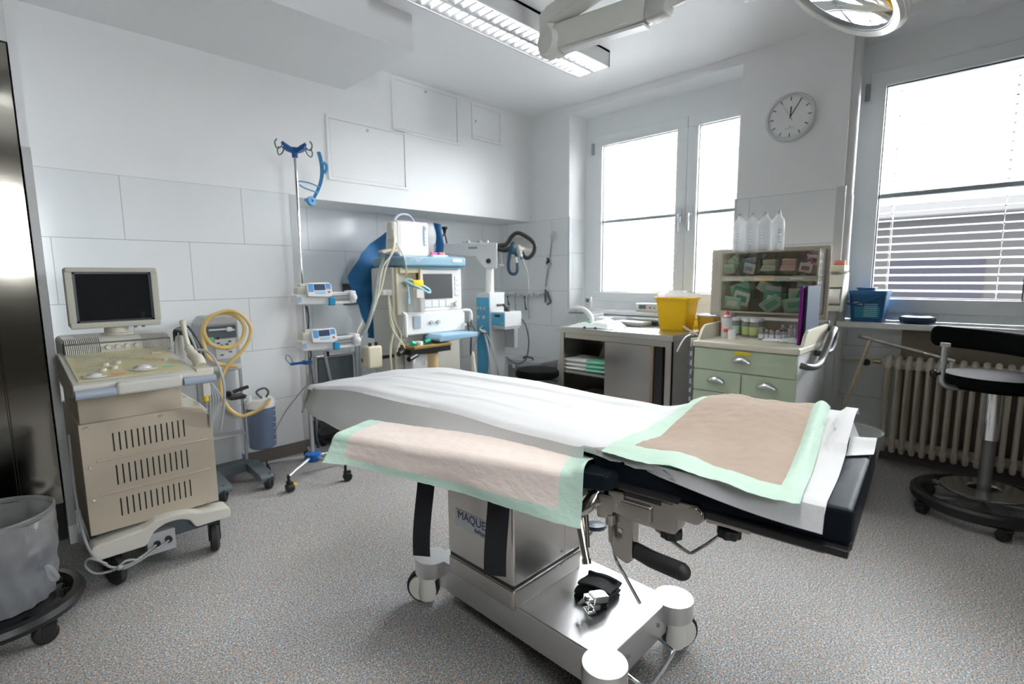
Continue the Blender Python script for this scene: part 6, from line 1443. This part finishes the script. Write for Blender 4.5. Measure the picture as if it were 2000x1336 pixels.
# ------------------------------------------------------------------ wall clock
ck = thing('wall_clock', 'round white wall clock on the pillar between the windows', 'clock', (XW, 1.123, 2.22))
MX = Matrix(((0, 0, -1, 0), (-1, 0, 0, 0), (0, 1, 0, 0), (0, 0, 0, 1)))        # dial plane: x right, y up, z toward the room
MB().mtx(MX).lathe([(.150, 0), (.150, .028), (.145, .034), (.134, .036), (.131, .026), (.001, .024)], seg=64).build('case', mat('clock_case', (.62, .63, .63), .35), ck)
dl = MB().mtx(MX).lathe([(.001, .0262), (.131, .0262)], seg=64, cap=False).build('dial', mat('clock_dial', (.80, .82, .82), .5), ck)
b = MB()
for k in range(60):
    a = 2*PI*k/60; big = k % 5 == 0
    b.mtx(MX @ Matrix.Rotation(-a, 4, 'Z')); b.box(-.0028 if big else -.0010, .0028 if big else .0010, .102 if big else .119, .126, .0264, .0272)
b.build('minute_marks', M_BLACKP, dl)
b = MB().mtx(MX); b.box(-.030, .030, -.070, -.067, .0264, .0268); b.box(-.006, .006, -.062, -.057, .0264, .0268); b.build('dial_writing', M_GREYP, dl)
b = MB().mtx(MX @ Matrix.Rotation(math.radians(-2.5), 4, 'Z')); b.box(-.0036, .0036, -.006, .065, .028, .0292); b.build('hour_hand', M_BLACKP, ck)
b = MB().mtx(MX @ Matrix.Rotation(math.radians(-31), 4, 'Z')); b.box(-.0026, .0026, -.010, .122, .0295, .0305); b.build('minute_hand', M_BLACKP, ck)
b = MB().mtx(MX @ Matrix.Rotation(math.radians(-330+0), 4, 'Z')); b.box(-.0009, .0009, .0, .11, .031, .0316); b.box(-.0016, .0016, -.028, .0, .031, .0316); b.build('second_hand', M_RED, ck)

# ------------------------------------------------------------------ surgical light on its ceiling arms
sl = thing('surgical_light', 'white jointed ceiling arm carrying a round surgical lamp head', 'surgical light', (1.72, .95, 2.70))
AW = mat('arm_white', (.70, .70, .66), .35)
def beam(b, p, q, w_, h, taper=1.0, bev=.012):
    p, q = Vector(p), Vector(q); d = q-p; L = d.length; x = d.normalized(); y = Vector((0, 0, 1)).cross(x).normalized(); z = x.cross(y)
    m = Matrix((( x.x, y.x, z.x, p.x), (x.y, y.y, z.y, p.y), (x.z, y.z, z.z, p.z), (0, 0, 0, 1)))
    b.mtx(Matrix.Translation(-sl.location) @ m); b.prism([(0, -h/2), (L, -h/2*taper), (L, h/2*taper), (0, h/2)], -w_/2, w_/2, 'xz', bev)
E1 = (1.865, 1.565, 2.25)
wb(sl).cyl((1.72, .95, 2.34), (1.72, .95, 2.71), .045, seg=28).cyl((1.72, .95, 2.66), (1.72, .95, 2.71), .11, seg=36).build('ceiling_column', AW, sl)
b = MB(); beam(b, (1.72, .93, 2.335), (1.86, 1.56, 2.335), .085, .075); b.build('upper_arm', AW, sl)
b = MB(); b.at((E1[0]-1.72, E1[1]-.95, E1[2]-2.70), (0, 0, math.radians(77))); b.box(-.045, .045, -.047, .047, -.075, .125, .03, 4); b.cyl((-.02, -.050, -.02), (-.02, .050, -.02), .055, seg=28, bev=.005); b.build('elbow', AW, sl)
b = MB(); beam(b, (1.868, 1.53, 2.245), (1.872, 1.07, 2.215), .075, .105, .95, .014); b.build('spring_arm', AW, sl)
b = MB(); beam(b, (1.869, 1.50, 2.185), (1.872, 1.09, 2.158), .05, .012, 1, .003); b.build('arm_rail', M_WHITE, sl)
b = MB(); beam(b, (1.872, 1.085, 2.22), (1.872, .99, 2.205), .085, .12, .7, .02); b.build('joint_cover', mat('joint_grey', (.52, .52, .50), .4), sl)
b = MB().at(-sl.location); b.cyl((1.872, 1.0, 2.215), (1.873, .86, 2.225), .028, seg=18, bev=.004); b.tube([(1.873, .87, 2.225), (1.88, .80, 2.24), (1.90, .70, 2.28), (1.90, .58, 2.31), (1.89, .42, 2.29), (1.87, .34, 2.18)], .018, 12, 4); b.build('yoke', M_WHITE, sl)
b = MB().at(-sl.location); b.box(1.965, 1.99, .735, .765, 2.165, 2.28, .004); b.box(1.945, 2.0, .73, .77, 2.275, 2.30, .004); b.build('handle_clip', mat('clip_grey', (.22, .22, .23), .4), sl)
LC = Vector((1.8336, .433, 2.03)); LN = Vector((-.20, .55, -.80)).normalized()
def lam(prof, name, m, par=sl, seg=64, cap=False):
    b = MB().at(-sl.location); b.lathe(prof, LC, LN, seg, cap); return b.build(name, m, par)
hd = lam([(.001, -.165), (.06, -.16), (.10, -.125), (.115, -.08), (.165, -.055), (.20, -.02), (.205, .0), (.195, .016), (.175, .012), (.165, .0)], 'lamp_head', mat('head_pearl', (.66, .64, .61), .22, .35), sl)
lam([(.176, .008), (.196, .012), (.203, .004)], 'rim', M_WHITE, hd)
lam([(.165, .002), (.170, .010), (.176, .010)], 'seal_ring', M_GREYMETAL, hd)
lam([(.001, -.075), (.05, -.072), (.10, -.05), (.14, -.02), (.166, .0)], 'facet_reflector', mat('facet_mirror', (.80, .84, .86), .3, .7, bump=(16, .8)), hd)
lam([(.001, .016), (.09, .012), (.166, .004)], 'lens', glass_mat('lens_glass', (.93, .97, .97), 1.0, .02), hd)
b = MB().at(-sl.location)
p = LC-LN*.09; b.tube([p+Vector((.11, -.05, .02)), p+Vector((.15, -.09, .06)), p+Vector((.13, -.06, .14)), p+Vector((.05, .03, .19))], .016, 12, 4); b.build('head_handle', M_CHROME, hd)
